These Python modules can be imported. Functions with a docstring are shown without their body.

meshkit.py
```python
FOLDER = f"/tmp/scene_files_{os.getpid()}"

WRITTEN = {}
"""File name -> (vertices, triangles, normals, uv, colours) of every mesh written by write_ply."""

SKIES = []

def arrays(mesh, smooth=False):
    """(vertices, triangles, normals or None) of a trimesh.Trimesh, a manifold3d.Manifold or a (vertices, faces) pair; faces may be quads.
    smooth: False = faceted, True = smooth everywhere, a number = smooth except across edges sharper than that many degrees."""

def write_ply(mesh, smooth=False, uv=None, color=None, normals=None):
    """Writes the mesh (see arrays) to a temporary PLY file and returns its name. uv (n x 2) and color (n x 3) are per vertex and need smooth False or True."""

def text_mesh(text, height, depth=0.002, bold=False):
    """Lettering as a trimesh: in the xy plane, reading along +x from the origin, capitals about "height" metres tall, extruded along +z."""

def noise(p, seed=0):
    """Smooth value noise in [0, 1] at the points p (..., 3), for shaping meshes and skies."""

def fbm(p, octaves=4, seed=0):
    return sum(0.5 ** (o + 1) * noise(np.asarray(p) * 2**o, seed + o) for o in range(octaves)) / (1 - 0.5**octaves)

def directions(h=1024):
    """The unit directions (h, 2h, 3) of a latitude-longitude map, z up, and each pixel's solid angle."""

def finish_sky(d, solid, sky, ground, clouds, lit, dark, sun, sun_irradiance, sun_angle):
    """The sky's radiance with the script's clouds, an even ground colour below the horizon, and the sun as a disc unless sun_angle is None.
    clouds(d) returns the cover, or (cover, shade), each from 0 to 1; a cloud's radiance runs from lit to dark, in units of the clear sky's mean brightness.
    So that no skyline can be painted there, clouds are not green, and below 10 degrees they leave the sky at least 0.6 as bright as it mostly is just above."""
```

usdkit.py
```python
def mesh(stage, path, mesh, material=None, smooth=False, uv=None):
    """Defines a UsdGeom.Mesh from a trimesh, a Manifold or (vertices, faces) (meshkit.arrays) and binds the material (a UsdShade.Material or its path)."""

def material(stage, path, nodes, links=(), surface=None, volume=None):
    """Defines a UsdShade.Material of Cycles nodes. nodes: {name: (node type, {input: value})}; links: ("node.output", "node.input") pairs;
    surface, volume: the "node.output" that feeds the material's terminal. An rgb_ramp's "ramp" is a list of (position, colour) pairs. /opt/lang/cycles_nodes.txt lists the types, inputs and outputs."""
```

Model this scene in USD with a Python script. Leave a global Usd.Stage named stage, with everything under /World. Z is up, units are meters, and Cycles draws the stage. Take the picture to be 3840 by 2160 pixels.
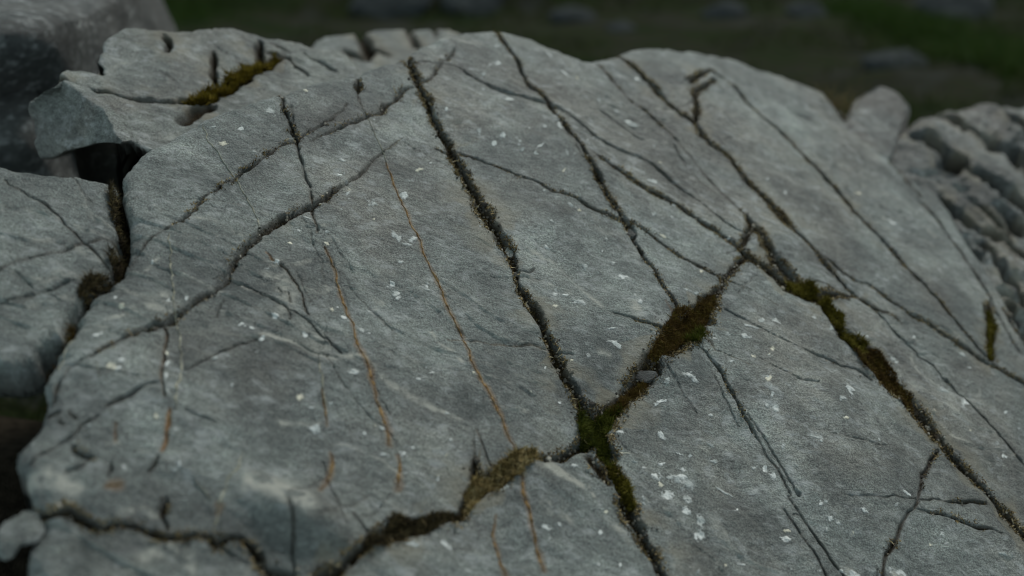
import math, random
import numpy as np, trimesh, usdkit, meshkit
import shapely
from shapely.geometry import Polygon
from scipy import ndimage
from scipy.spatial import cKDTree
from scipy.interpolate import RegularGridInterpolator
import manifold3d as m3
from pxr import Usd, UsdGeom, UsdLux, UsdShade, Sdf, Gf, Vt

stage = Usd.Stage.CreateInMemory()
UsdGeom.SetStageUpAxis(stage, 'Z'); UsdGeom.SetStageMetersPerUnit(stage, 1.0)
UsdGeom.Xform.Define(stage, '/World'); UsdGeom.Scope.Define(stage, '/World/Looks')
rng = np.random.default_rng(7)

# ------------------------------------------------------------------ camera
PITCH, HFOV, CAMZ = math.radians(42), math.radians(50), 1.6
FOCUS, FSTOP, EXPOSURE = 1.20, 2.4, 0.12
SUN_EL, SUN_AZ = math.radians(34), math.radians(22)     # azimuth from +y towards +x
cam = UsdGeom.Camera.Define(stage, '/World/camera')
cam.CreateHorizontalApertureAttr(36.0); cam.CreateVerticalApertureAttr(20.25)
cam.CreateFocalLengthAttr(18.0 / math.tan(HFOV / 2))
cam.CreateFStopAttr(FSTOP); cam.CreateFocusDistanceAttr(FOCUS); cam.CreateExposureAttr(EXPOSURE)
cam.CreateClippingRangeAttr(Gf.Vec2f(0.02, 1000))
cam.AddTranslateOp().Set((0, 0, CAMZ)); cam.AddRotateXOp().Set(90 - math.degrees(PITCH))
# ------------------------------------------------------------------ sky and veiled sun
usdkit.material(stage, '/World/Looks/sky_air', {
    's': ('sky_texture', {'sky_type': 'single_scattering', 'sun_disc': False, 'sun_elevation': SUN_EL, 'sun_rotation': SUN_AZ, 'aerosol_density': 2.5}),
    'tc': ('texture_coordinate', {}),
    'n': ('noise_texture', {'scale': 2.2, 'detail': 5.0, 'roughness': 0.55}),
    'r': ('rgb_ramp', {'ramp': [(0.0, (0.55, 0.55, 0.55)), (0.5, (0.85, 0.85, 0.85)), (1.0, (1, 1, 1))]}),
    'm': ('mix_color', {'b': (5.2, 6.4, 6.6), 'use_clamp': False}),
    'b': ('background_shader', {'strength': 0.09})},
    [('tc.generated', 'n.vector'), ('n.fac', 'r.fac'), ('r.color', 'm.fac'), ('s.color', 'm.a'), ('m.result', 'b.color')], surface='b.background')
dome = UsdLux.DomeLight.Define(stage, '/World/sky')
UsdShade.MaterialBindingAPI.Apply(dome.GetPrim()).Bind(UsdShade.Material.Get(stage, '/World/Looks/sky_air'))
dome.GetPrim().SetCustomDataByKey('kind', 'structure')
sun = UsdLux.DistantLight.Define(stage, '/World/sun')
sun.CreateIntensityAttr(0.60); sun.CreateAngleAttr(12.0); sun.CreateNormalizeAttr(True); sun.CreateColorAttr(Gf.Vec3f(1, 0.95, 0.88))
sun.AddRotateZOp().Set(-math.degrees(SUN_AZ)); sun.AddRotateXOp().Set(-(90 - math.degrees(SUN_EL)))

# ------------------------------------------------------------------ helpers
FPX = 1920 / math.tan(HFOV / 2)
def rays(px):
    """Directions through points measured on the photograph (3840 x 2160), one metre along the view axis."""
    px = np.asarray(px, float).reshape(-1, 2)
    X, Y = (px[:, 0] - 1920) / FPX, (1080 - px[:, 1]) / FPX
    c, s = math.cos(PITCH), math.sin(PITCH)
    return np.stack([X, c + s * Y, -s + c * Y], 1)
def swell(x, y):
    return -0.045 * ((x - .03) / .7) ** 2 - 0.022 * ((y - .92) / .6) ** 2
def on_plane(px, plane):
    """Where those rays meet the plane z = z0 + ax x + ay y; also the depth along the view axis."""
    d = rays(px); z0, ax, ay = plane[:3]; k = d[:, 2] - ax * d[:, 0] - ay * d[:, 1]
    t = (z0 - CAMZ) / k
    if len(plane) > 3:      # a domed surface: a few fixed-point steps
        for _ in range(12): t = (z0 + plane[3] * swell(d[:, 0] * t, d[:, 1] * t) - CAMZ) / k
    return d * t[:, None] + [0, 0, CAMZ], t
def at_y(u, v, y):
    d = rays([(u, v)])[0]; return d * (y / d[1]) + [0, 0, CAMZ]

OFFX, OFFY = (0, 1000, 2000, 2840), (0, 700, 1410)
def tp(text):
    """'10 x,y,w x,y ...': a line measured on survey sheet (column 1, row 0); the width carries over until given again."""
    out, w = [], 10.0
    for tok in text.split():
        if ',' not in tok:
            ox, oy = OFFX[int(tok[0])], OFFY[int(tok[1])]; continue
        v = [float(a) for a in tok.split(',')]
        if len(v) > 2: w = v[2]
        out.append((ox + v[0] / 1.932, oy + v[1] / 1.932, w))
    return np.array(out)

used = {}
def numbered(path):
    k = used.get(path, -1) + 1; used[path] = k
    return path if k == 0 else f'{path}_{k:03d}'
def thing(name, label, cat, group=None, loc=(0, 0, 0)):
    x = UsdGeom.Xform.Define(stage, numbered('/World/' + name)); x.AddTranslateOp().Set(tuple(map(float, loc)))
    o = x.GetPrim(); tag(o, label, cat, group); return o
def tag(o, label=None, cat=None, group=None, kind=None):
    for k, v in (('label', label), ('category', cat), ('group', group), ('kind', kind)):
        if v: o.SetCustomDataByKey(k, v)
    return o
def put(name, mesh, mat, parent=None, smooth=True, prim=None):
    base = str(parent.GetPath()) if parent else '/World'
    m = usdkit.mesh(stage, numbered(f'{base}/{name}'), mesh, f'/World/Looks/{mat}', smooth=smooth)
    for k, v in (prim or {}).items():
        UsdGeom.PrimvarsAPI(m).CreatePrimvar(k, Sdf.ValueTypeNames.Color3fArray, 'vertex').Set(Vt.Vec3fArray.FromNumpy(np.asarray(v, np.float32)))
    return m.GetPrim()
def grid_normals(P):
    du = np.gradient(P, axis=1); dv = np.gradient(P, axis=0)
    n = np.cross(du, dv); return n / np.maximum(np.linalg.norm(n, axis=-1, keepdims=True), 1e-12)
def sstep(a, b, x):
    t = np.clip((x - a) / (b - a), 0, 1); return t * t * (3 - 2 * t)

# ------------------------------------------------------------------ materials
def rock_material(name, c_dark, c_mid, c_light, streak=1.0):
    usdkit.material(stage, '/World/Looks/' + name, {
        'g': ('geometry', {}),
        'ms': ('mapping', {'rotation': (0, 0, -0.22), 'scale': (58, 240, 240)}),
        'ns': ('noise_texture', {'scale': 1.0, 'detail': 6.0, 'roughness': 0.62, 'distortion': 0.3}),
        'nf': ('noise_texture', {'scale': 520.0, 'detail': 4.0, 'roughness': 0.7}),
        'nb': ('noise_texture', {'scale': 7.0, 'detail': 5.0, 'roughness': 0.6, 'distortion': 0.6}),
        'nm': ('noise_texture', {'scale': 60.0, 'detail': 6.0, 'roughness': 0.65, 'distortion': 0.2}),
        'mw': ('mapping', {'rotation': (0, 0, -0.25), 'scale': (45, 80, 80)}),
        'nw': ('noise_texture', {'scale': 1.0, 'detail': 7.0, 'roughness': 0.68}),
        'r0': ('rgb_ramp', {'ramp': [(0.36, c_dark), (0.50, c_mid), (0.64, c_light)]}),
        'rs': ('rgb_ramp', {'ramp': [(0.34, (0.74, 0.74, 0.75)), (0.5, (1, 1, 1)), (0.66, (1.26, 1.26, 1.25))]}),
        'rf': ('rgb_ramp', {'ramp': [(0.36, (0.42, 0.42, 0.42)), (0.5, (1, 1, 1)), (0.62, (1.7, 1.7, 1.7))]}),
        'm1': ('mix_color', {'blend_type': 'multiply', 'fac': streak, 'use_clamp': False}),
        'm2': ('mix_color', {'blend_type': 'multiply', 'fac': 0.9, 'use_clamp': False}),
        # faint crust lichen smears
        'rw': ('rgb_ramp', {'ramp': [(0.51, (0, 0, 0)), (0.59, (0.4, 0.4, 0.4)), (0.67, (0.95, 0.95, 0.95))]}),
        'rb': ('rgb_ramp', {'ramp': [(0.38, (0.25, 0.25, 0.25)), (0.58, (1, 1, 1))]}),
        'fw': ('math', {'math_type': 'multiply'}),
        'm3': ('mix_color', {'b': (0.40, 0.43, 0.43)}),
        # growth: soil, stain, rust; wear: pale, ochre, dark
        'ag': ('attribute', {'attribute': 'growth'}), 'sg': ('separate_color', {}),
        'aw': ('attribute', {'attribute': 'wear'}), 'sw': ('separate_color', {}),
        'pa': ('math', {'math_type': 'multiply_add', 'value2': 6.0, 'value3': -2.45}),
        'pm': ('math', {'math_type': 'multiply', 'use_clamp': True}),
        'm4': ('mix_color', {'b': (0.42, 0.43, 0.385)}),
        'm5': ('mix_color', {'b': (0.26, 0.235, 0.165)}),
        'st': ('math', {'math_type': 'multiply_add', 'value2': 2.2, 'value3': -0.55}),
        'sm': ('math', {'math_type': 'multiply', 'use_clamp': True}),
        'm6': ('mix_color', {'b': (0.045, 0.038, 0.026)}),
        'rr': ('rgb_ramp', {'ramp': [(0.3, (0.10, 0.055, 0.02)), (0.5, (0.30, 0.15, 0.045)), (0.7, (0.42, 0.28, 0.12))]}),
        'm7': ('mix_color', {}),
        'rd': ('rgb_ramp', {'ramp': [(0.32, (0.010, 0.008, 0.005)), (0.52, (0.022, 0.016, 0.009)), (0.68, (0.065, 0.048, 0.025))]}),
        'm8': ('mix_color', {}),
        'sp': ('math', {'math_type': 'multiply_add', 'value2': -0.46, 'value3': 0.5, 'use_clamp': True}), 'h1': ('math', {'math_type': 'multiply_add', 'value2': 0.28}),
        'h2': ('math', {'math_type': 'multiply_add', 'value2': 1.1}),
        'b': ('bump', {'strength': 1.0, 'distance': 0.006}),
        'rg': ('map_range', {'value': 0.5, 'from_min': 0.35, 'from_max': 0.65, 'to_min': 0.40, 'to_max': 0.66}), 'nh': ('noise_texture', {'scale': 3.3, 'detail': 4.0, 'roughness': 0.6, 'distortion': 0.8}), 'rh': ('rgb_ramp', {'ramp': [(0.47, (0, 0, 0)), (0.62, (0.75, 0.75, 0.75))]}), 'mh': ('mix_color', {'blend_type': 'multiply', 'b': (1.06, 0.93, 0.88), 'use_clamp': False}), 'nd': ('noise_texture', {'scale': 11.0, 'detail': 7.0, 'roughness': 0.72}), 'rdk': ('rgb_ramp', {'ramp': [(0.40, (0.68, 0.69, 0.70)), (0.50, (1, 1, 1)), (0.60, (1.22, 1.22, 1.20))]}), 'mdk': ('mix_color', {'blend_type': 'multiply', 'fac': 1.0, 'use_clamp': False}),
        'p': ('principled_bsdf', {'roughness': 0.5, 'specular_ior_level': 0.5})},
        [('g.position', 'ms.vector'), ('ms.vector', 'ns.vector'), ('g.position', 'nf.vector'), ('g.position', 'nb.vector'), ('g.position', 'nm.vector'),
         ('g.position', 'mw.vector'), ('mw.vector', 'nw.vector'),
         ('nb.fac', 'r0.fac'), ('ns.fac', 'rs.fac'), ('nf.fac', 'rf.fac'),
         ('r0.color', 'm1.a'), ('rs.color', 'm1.b'), ('m1.result', 'm2.a'), ('rf.color', 'm2.b'),
         ('nw.fac', 'rw.fac'), ('nb.fac', 'rb.fac'), ('rw.color', 'fw.value1'), ('rb.color', 'fw.value2'), ('fw.value', 'm3.fac'), ('g.position', 'nh.vector'), ('nh.fac', 'rh.fac'), ('rh.color', 'mh.fac'), ('m2.result', 'mh.a'), ('g.position', 'nd.vector'), ('nd.fac', 'rdk.fac'), ('mh.result', 'mdk.a'), ('rdk.color', 'mdk.b'), ('mdk.result', 'm3.a'), ('nd.fac', 'rg.value'), ('rg.result', 'p.roughness'),
         ('ag.color', 'sg.color'), ('aw.color', 'sw.color'),
         ('nm.fac', 'pa.value1'), ('sw.r', 'pm.value1'), ('pa.value', 'pm.value2'), ('m3.result', 'm4.a'), ('pm.value', 'm4.fac'),
         ('m4.result', 'm5.a'), ('sw.g', 'm5.fac'),
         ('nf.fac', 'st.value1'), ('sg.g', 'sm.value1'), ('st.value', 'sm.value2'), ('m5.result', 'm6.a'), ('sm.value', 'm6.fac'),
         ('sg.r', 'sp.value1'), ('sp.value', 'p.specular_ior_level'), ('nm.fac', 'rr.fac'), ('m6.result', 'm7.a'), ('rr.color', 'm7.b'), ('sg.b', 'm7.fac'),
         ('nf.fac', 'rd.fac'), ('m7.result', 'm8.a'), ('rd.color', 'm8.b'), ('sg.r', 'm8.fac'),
         ('ns.fac', 'h1.value1'), ('nf.fac', 'h1.value3'), ('nm.fac', 'h2.value1'), ('h1.value', 'h2.value3'), ('h2.value', 'b.height'),
         ('m8.result', 'p.base_color'), ('b.normal', 'p.normal')], surface='p.BSDF')
rock_material('grey_schist', (0.106, 0.123, 0.118), (0.149, 0.172, 0.164), (0.220, 0.252, 0.239))
rock_material('pale_schist', (0.105, 0.119, 0.113), (0.145, 0.163, 0.153), (0.21, 0.232, 0.215))
rock_material('ridged_schist', (0.055, 0.062, 0.060), (0.090, 0.100, 0.096), (0.15, 0.163, 0.155))
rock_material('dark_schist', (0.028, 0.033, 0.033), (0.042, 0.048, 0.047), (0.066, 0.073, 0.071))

for nm_, cols_ in (('grey_lichen', [(0.3, (0.22, 0.245, 0.24)), (0.5, (0.31, 0.335, 0.325)), (0.7, (0.44, 0.46, 0.45))]), ('white_lichen', [(0.3, (0.30, 0.325, 0.32)), (0.5, (0.44, 0.465, 0.455)), (0.7, (0.60, 0.62, 0.60))]), ('cream_lichen', [(0.3, (0.34, 0.33, 0.26)), (0.5, (0.48, 0.47, 0.39)), (0.7, (0.62, 0.60, 0.51))])):
    usdkit.material(stage, '/World/Looks/' + nm_, {
        'g': ('geometry', {}), 'n': ('noise_texture', {'scale': 160.0, 'detail': 6.0, 'roughness': 0.65}), 'n2': ('noise_texture', {'scale': 620.0, 'detail': 3.0}),
        'r': ('rgb_ramp', {'ramp': cols_}), 'b': ('bump', {'strength': 0.8, 'distance': 0.002}),
        'a': ('attribute', {'attribute': 'cover'}), 'm': ('math', {'math_type': 'multiply_add', 'value2': 2.2, 'value3': -1.1}), 's': ('math', {'math_type': 'multiply_add', 'value2': 1.25, 'use_clamp': True}),
        't': ('transparent_bsdf', {}), 'x': ('mix_closure', {}), 'p': ('principled_bsdf', {'roughness': 0.85, 'specular_ior_level': 0.2})},
        [('g.position', 'n.vector'), ('g.position', 'n2.vector'), ('n.fac', 'r.fac'), ('r.color', 'p.base_color'), ('n2.fac', 'b.height'), ('b.normal', 'p.normal'),
         ('n2.fac', 'm.value1'), ('a.fac', 's.value1'), ('m.value', 's.value3'), ('s.value', 'x.fac'), ('t.BSDF', 'x.closure1'), ('p.BSDF', 'x.closure2')], surface='x.closure')
def island_material(name, ramp, rough=0.8, trans=0.0, gain=1.0):
    ramp = [(p, tuple(gain * c for c in col)) for p, col in ramp]
    n = {'g': ('attribute', {'attribute': 'tone'}), 'r': ('rgb_ramp', {'ramp': ramp}), 'p': ('principled_bsdf', {'roughness': rough, 'specular_ior_level': 0.12})}
    l = [('g.fac', 'r.fac'), ('r.color', 'p.base_color')]
    if trans:
        n['t'] = ('translucent_bsdf', {}); n['x'] = ('mix_closure', {'fac': trans})
        l += [('r.color', 't.color'), ('p.BSDF', 'x.closure1'), ('t.BSDF', 'x.closure2')]
    usdkit.material(stage, '/World/Looks/' + name, n, l, surface='x.closure' if trans else 'p.BSDF')
island_material('crevice_growth', [(0, (0.018, 0.013, 0.007)), (0.35, (0.06, 0.043, 0.02)), (0.6, (0.16, 0.115, 0.05)), (0.82, (0.30, 0.23, 0.115)), (1, (0.46, 0.40, 0.27))], gain=0.9)
island_material('black_growth', [(0, (0.014, 0.010, 0.006)), (0.5, (0.045, 0.034, 0.018)), (0.8, (0.11, 0.082, 0.036)), (1, (0.22, 0.17, 0.08))], gain=0.6)
island_material('golden_growth', [(0, (0.04, 0.03, 0.012)), (0.4, (0.15, 0.105, 0.035)), (0.75, (0.34, 0.25, 0.10)), (1, (0.52, 0.42, 0.22))], gain=0.62)
island_material('green_moss', [(0, (0.025, 0.032, 0.005)), (0.5, (0.085, 0.105, 0.010)), (0.85, (0.17, 0.20, 0.02)), (1, (0.28, 0.27, 0.05))], trans=0.2, gain=0.34)
island_material('olive_moss', [(0, (0.035, 0.029, 0.005)), (0.5, (0.12, 0.10, 0.011)), (0.8, (0.21, 0.18, 0.02)), (1, (0.32, 0.27, 0.05))], trans=0.15, gain=0.5)
island_material('brown_moss', [(0, (0.04, 0.024, 0.008)), (0.5, (0.12, 0.072, 0.019)), (0.85, (0.21, 0.13, 0.03)), (1, (0.22, 0.19, 0.03))], trans=0.1, gain=0.42)
island_material('yellow_moss', [(0, (0.06, 0.042, 0.005)), (0.5, (0.19, 0.135, 0.013)), (1, (0.36, 0.27, 0.03))], trans=0.15, gain=0.5)
island_material('grass_blade', [(0, (0.008, 0.014, 0.004)), (0.5, (0.018, 0.028, 0.008)), (1, (0.045, 0.055, 0.015))], trans=0.25)
island_material('bright_grass_blade', [(0, (0.018, 0.04, 0.006)), (0.6, (0.035, 0.075, 0.010)), (1, (0.06, 0.11, 0.02))], trans=0.25, gain=.55)
island_material('dry_grass_blade', [(0, (0.06, 0.045, 0.02)), (1, (0.17, 0.13, 0.06))], trans=0.2)
island_material('grit_grain', [(0, (0.03, 0.028, 0.024)), (0.5, (0.11, 0.10, 0.085)), (0.85, (0.22, 0.20, 0.16)), (1, (0.40, 0.38, 0.33))])
def speckle_material(name, cols, scale, bump=0.0015):
    usdkit.material(stage, '/World/Looks/' + name, {
        'g': ('geometry', {}), 'n': ('noise_texture', {'scale': scale, 'detail': 6.0, 'roughness': 0.65}),
        'n2': ('noise_texture', {'scale': scale * 7, 'detail': 3.0}),
        'r': ('rgb_ramp', {'ramp': cols}), 'b': ('bump', {'strength': 0.8, 'distance': bump}),
        'p': ('principled_bsdf', {'roughness': 0.9, 'specular_ior_level': 0.03})},
        [('g.position', 'n.vector'), ('g.position', 'n2.vector'), ('n.fac', 'r.fac'), ('r.color', 'p.base_color'), ('n2.fac', 'b.height'), ('b.normal', 'p.normal')], surface='p.BSDF')
speckle_material('rust_vein', [(0.38, (0.075, 0.05, 0.026)), (0.5, (0.165, 0.105, 0.048)), (0.62, (0.26, 0.185, 0.10))], 130)
speckle_material('pale_vein', [(0.38, (0.15, 0.15, 0.12)), (0.5, (0.22, 0.22, 0.175)), (0.62, (0.32, 0.32, 0.27))], 130)
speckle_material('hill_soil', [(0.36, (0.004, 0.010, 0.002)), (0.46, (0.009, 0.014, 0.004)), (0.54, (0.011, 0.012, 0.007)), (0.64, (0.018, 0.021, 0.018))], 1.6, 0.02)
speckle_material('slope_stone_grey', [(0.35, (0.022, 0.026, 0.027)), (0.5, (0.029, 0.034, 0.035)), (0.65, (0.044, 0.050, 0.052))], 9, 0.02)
speckle_material('dark_soil', [(0.3, (0.008, 0.007, 0.005)), (0.7, (0.03, 0.025, 0.018))], 60, 0.004)

# ------------------------------------------------------------------ a weathered slab with joints, built as a fine sheet
class Slab:
    def __init__(self, plane, lands, cracks, q, y, nq, ny, roll=0.05, wall=5.0, floor=0.45, under=None, ledges=.0028, bumps=(), steps=(), pales=(), rusts=(), seed=0, rough=1.0, lumps=1.0):
        self.plane = plane
        self.Q, self.L = np.linspace(q[0], q[1], nq), np.linspace(math.log(y[0]), math.log(y[1]), ny)
        YY, QQ = np.meshgrid(np.exp(self.L), self.Q, indexing='ij'); XX = QQ * YY
        P2 = np.stack([XX, YY], -1); flat = P2.reshape(-1, 2); sh = XX.shape
        S = plane[0] + plane[1] * XX + plane[2] * YY + (plane[3] * swell(XX, YY) if len(plane) > 3 else 0)
        F = lambda s, o, k, sx=1.0: meshkit.fbm(np.stack([(XX * math.cos(.22) - YY * math.sin(.22)) * s * sx, (XX * math.sin(.22) + YY * math.cos(.22)) * s, np.full(sh, k + seed * 3.7)], -1), o, seed) - 0.5
        und = F(3.2, 3, .1) * 0.050 * lumps + F(9, 3, .5) * 0.014 * lumps
        fine = F(42, 4, .9, .42) * 0.0050 * rough + F(150, 3, .3, .65) * 0.0026 * rough
        fac = np.abs(F(15, 3, .35)) * -0.016 * rough + np.abs(F(38, 3, .75, .6)) * -0.0060 * rough
        fine = fine + fac * sstep(.40, .62, meshkit.fbm(np.stack([XX * 4, YY * 4, np.full(sh, 18. + seed)], -1), 3, 6))
        tl = (XX * math.sin(.20) + YY * math.cos(.20)) * 30 + F(5, 4, .7, .6) * 13
        fr = tl - np.floor(tl); msk = sstep(.46, .60, meshkit.fbm(np.stack([XX * 5, YY * 5, np.full(sh, 8. + seed)], -1), 3, 4))
        ledge = sstep(.84, 1, fr) - fr
        chip = sstep(.80, .9, fr) * msk
        fine = fine + ledge * msk * ledges
        # irregular edges: the plan is warped a little before distances are measured
        wq = np.stack([F(22, 3, 11.), F(22, 3, 12.)], -1).reshape(-1, 2) * 0.012 + np.stack([F(90, 3, 13.), F(90, 3, 14.)], -1).reshape(-1, 2) * 0.0055
        self.warp = wq
        W = flat + wq
        # outlines
        dist = np.full(len(W), -9.0); self.polys = []
        for lp, rollk, off in lands:
            poly = Polygon(on_plane(lp, plane)[0][:, :2]).buffer(0); self.polys.append(poly)
            b = np.array(shapely.segmentize(poly.exterior, 0.004).coords)
            d = cKDTree(b).query(W, workers=-1)[0]
            ins = shapely.contains_xy(poly, W[:, 0], W[:, 1])
            d = np.where(ins, d / rollk, -d)
            dist = np.maximum(dist, d)
        dist = dist.reshape(sh); self.dist = dist
        u = np.clip(1 - dist / roll, 0, 1)
        edge = -roll * 0.85 * (1 - np.sqrt(np.maximum(1 - u ** 2.4, 0)) * 1.0)
        fl = floor if np.ndim(floor) else np.full(sh, floor)
        out = np.clip(-dist, 0, None); drop = -fl * (1 - np.exp(-out * wall / fl))
        # joints
        sx, sw, sd, ss, sr, sg, sid = [], [], [], [], [], [], []
        for i, (kind, pts, dep, stain, rust, sep) in enumerate(cracks):
            w3, t = on_plane(pts[:, :2], plane); seg = np.linalg.norm(np.diff(w3[:, :2], axis=0), axis=1); cum = np.r_[0, np.cumsum(seg)]
            k = max(int(cum[-1] / 0.0012), 2); s = np.linspace(0, cum[-1], k)
            xy = np.stack([np.interp(s, cum, w3[:, j]) for j in (0, 1)], 1)
            jit = meshkit.noise(np.stack([s * 60, np.full(k, i * 7.3), np.zeros(k)], 1), 3) - .5
            jit2 = meshkit.noise(np.stack([s * 60, np.full(k, i * 7.3), np.full(k, 9.)], 1), 4) - .5
            w = np.interp(s, cum, pts[:, 2] * t / FPX)
            xy = xy + np.stack([jit, jit2], 1) * (0.0012 + 0.12 * w[:, None]) * 1.0
            w = w * (0.62 + 0.76 * meshkit.noise(np.stack([s * 90, np.full(k, i * 3.1), np.ones(k)], 1), 5))
            sx.append(xy); sw.append(w); sd.append(np.full(k, dep)); ss.append(np.full(k, stain)); sr.append(np.full(k, rust)); sg.append(np.full(k, float(sep))); sid.append(np.full(k, i))
        if sx:
            sx, sw, sd, ss, sr, sg, sid = map(np.concatenate, (sx, sw, sd, ss, sr, sg, sid))
            self.cs = (sx, sw, ss, sid)
            dd, ii = cKDTree(sx).query(W, k=8, workers=-1)
            hw = np.maximum(sw[ii] / 2, 0.0007); un = dd / hw
            prof = np.exp(-np.clip(un, 0, 6) ** 4 * 0.8) + 0.06 * np.exp(-(dd / (hw * 2.0 + 0.003)) ** 2)
            depth = sd[ii] * (0.0018 + np.where(sw[ii] < .010, 0.95 * sw[ii], .0095 + .42 * (sw[ii] - .010)))
            carve = (depth * prof).max(1).reshape(sh)
            soil = (np.minimum(ss[ii], 1) * np.clip(1.35 - un * 0.95, 0, 1) * sstep(0.0012, 0.004, sw[ii])).max(1)
            stain = (ss[ii] * np.exp(-np.clip(dd - hw * 0.8, 0, None) / (0.0010 + hw * 0.34))).max(1)
            rust = (sr[ii] * np.clip(1.6 - un * 0.8, 0, 1)).max(1)
            halo = (np.minimum(ss[ii], 1) * sstep(0.004, 0.014, sw[ii]) * np.exp(-np.clip(dd - hw, 0, None) / 0.016)).max(1)
            cell = 0.0017 * YY.ravel()
            cutm = (((dd < np.maximum(hw * 0.40, cell[:, None] * 1.25)) & (sg[ii] > 0)).any(1)).reshape(sh)
        else:
            carve = np.zeros(sh); soil = stain = rust = halo = np.zeros(sh[0] * sh[1]); cutm = np.zeros(sh, bool)
        bump = np.zeros(sh)
        for px, r1, r2, ang, h in bumps:
            c, t = on_plane([px], plane); a = math.radians(ang)
            dx, dy = XX - c[0, 0], YY - c[0, 1]; e = ((dx * math.cos(a) + dy * math.sin(a)) / r1) ** 2 + ((-dx * math.sin(a) + dy * math.cos(a)) / r2) ** 2
            bump += h * np.exp(-e)
        for pts, h, fall in steps:          # one lip of a fracture stands proud; sign of h picks the side
            w3 = on_plane(pts[:, :2], plane)[0][:, :2]; l = np.array(shapely.segmentize(shapely.LineString(w3), 0.004).coords)
            d, i = cKDTree(l).query(W, workers=-1); tg = np.gradient(l, axis=0)[i]; v = W - l[i]
            side = np.sign(tg[:, 0] * v[:, 1] - tg[:, 1] * v[:, 0]); endfade = np.minimum(i, len(l) - 1 - i) * 0.004
            bump += (h * (0.5 + 0.5 * side * sstep(0, .004, d)) * np.exp(-d / fall) * sstep(0, .05, endfade)).reshape(sh)
        self.base = S
        Z = S + und + fine + bump + edge + drop - carve
        # masks
        pale = (chip * .55).ravel(); ochre = np.zeros(len(W))
        for pts, amt in pales:
            w3, t = on_plane(pts[:, :2], plane)
            l = shapely.segmentize(shapely.LineString(w3[:, :2]), 0.003); l = np.array(l.coords); wl = np.interp(np.linspace(0, 1, len(l)), np.linspace(0, 1, len(pts)), pts[:, 2] * t / FPX)
            d, i = cKDTree(l).query(W, workers=-1); pale = np.maximum(pale, amt * np.exp(-(d / np.maximum(wl[i] / 2, .0012)) ** 2))
        nz = meshkit.fbm(np.stack([XX * 30, YY * 30, np.full(sh, 5.)], -1), 4, 2).ravel()
        ochre = np.clip(halo * 1.1 * sstep(.42, .62, nz), 0, .45)
        stain = np.clip(stain * (0.35 + 1.5 * sstep(.35, .7, nz)), 0, 1.2)
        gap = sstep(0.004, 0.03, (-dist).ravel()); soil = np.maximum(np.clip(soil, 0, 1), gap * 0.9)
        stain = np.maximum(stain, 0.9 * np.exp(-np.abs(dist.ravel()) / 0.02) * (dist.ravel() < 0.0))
        self.growth = np.stack([soil, stain, np.clip(rust, 0, 1)], -1).reshape(sh + (3,))
        self.wear = np.stack([pale, ochre, np.zeros(len(W))], -1).reshape(sh + (3,))
        sink = np.minimum(np.clip(S - Z - under[0], 0, None) * under[1], .28) * (np.gradient(dist, axis=0) > 0) if under else 0.0
        self.P = np.stack([XX, YY + sink, Z], -1)
        self.N = grid_normals(self.P)
        self.hz = RegularGridInterpolator((self.L, self.Q), Z, bounds_error=False, fill_value=None)
        self.nz = RegularGridInterpolator((self.L, self.Q), self.N, bounds_error=False, fill_value=None)
        self.un = RegularGridInterpolator((self.L, self.Q), wq.reshape(sh + (2,)), bounds_error=False, fill_value=None)
        # the separate blocks
        solid = (dist > -0.002) & ~cutm
        lab, n = ndimage.label(solid); size = np.bincount(lab.ravel()); small = size < 0.0022 * lab.size; small[0] = True
        lab[small[lab]] = 0
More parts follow.
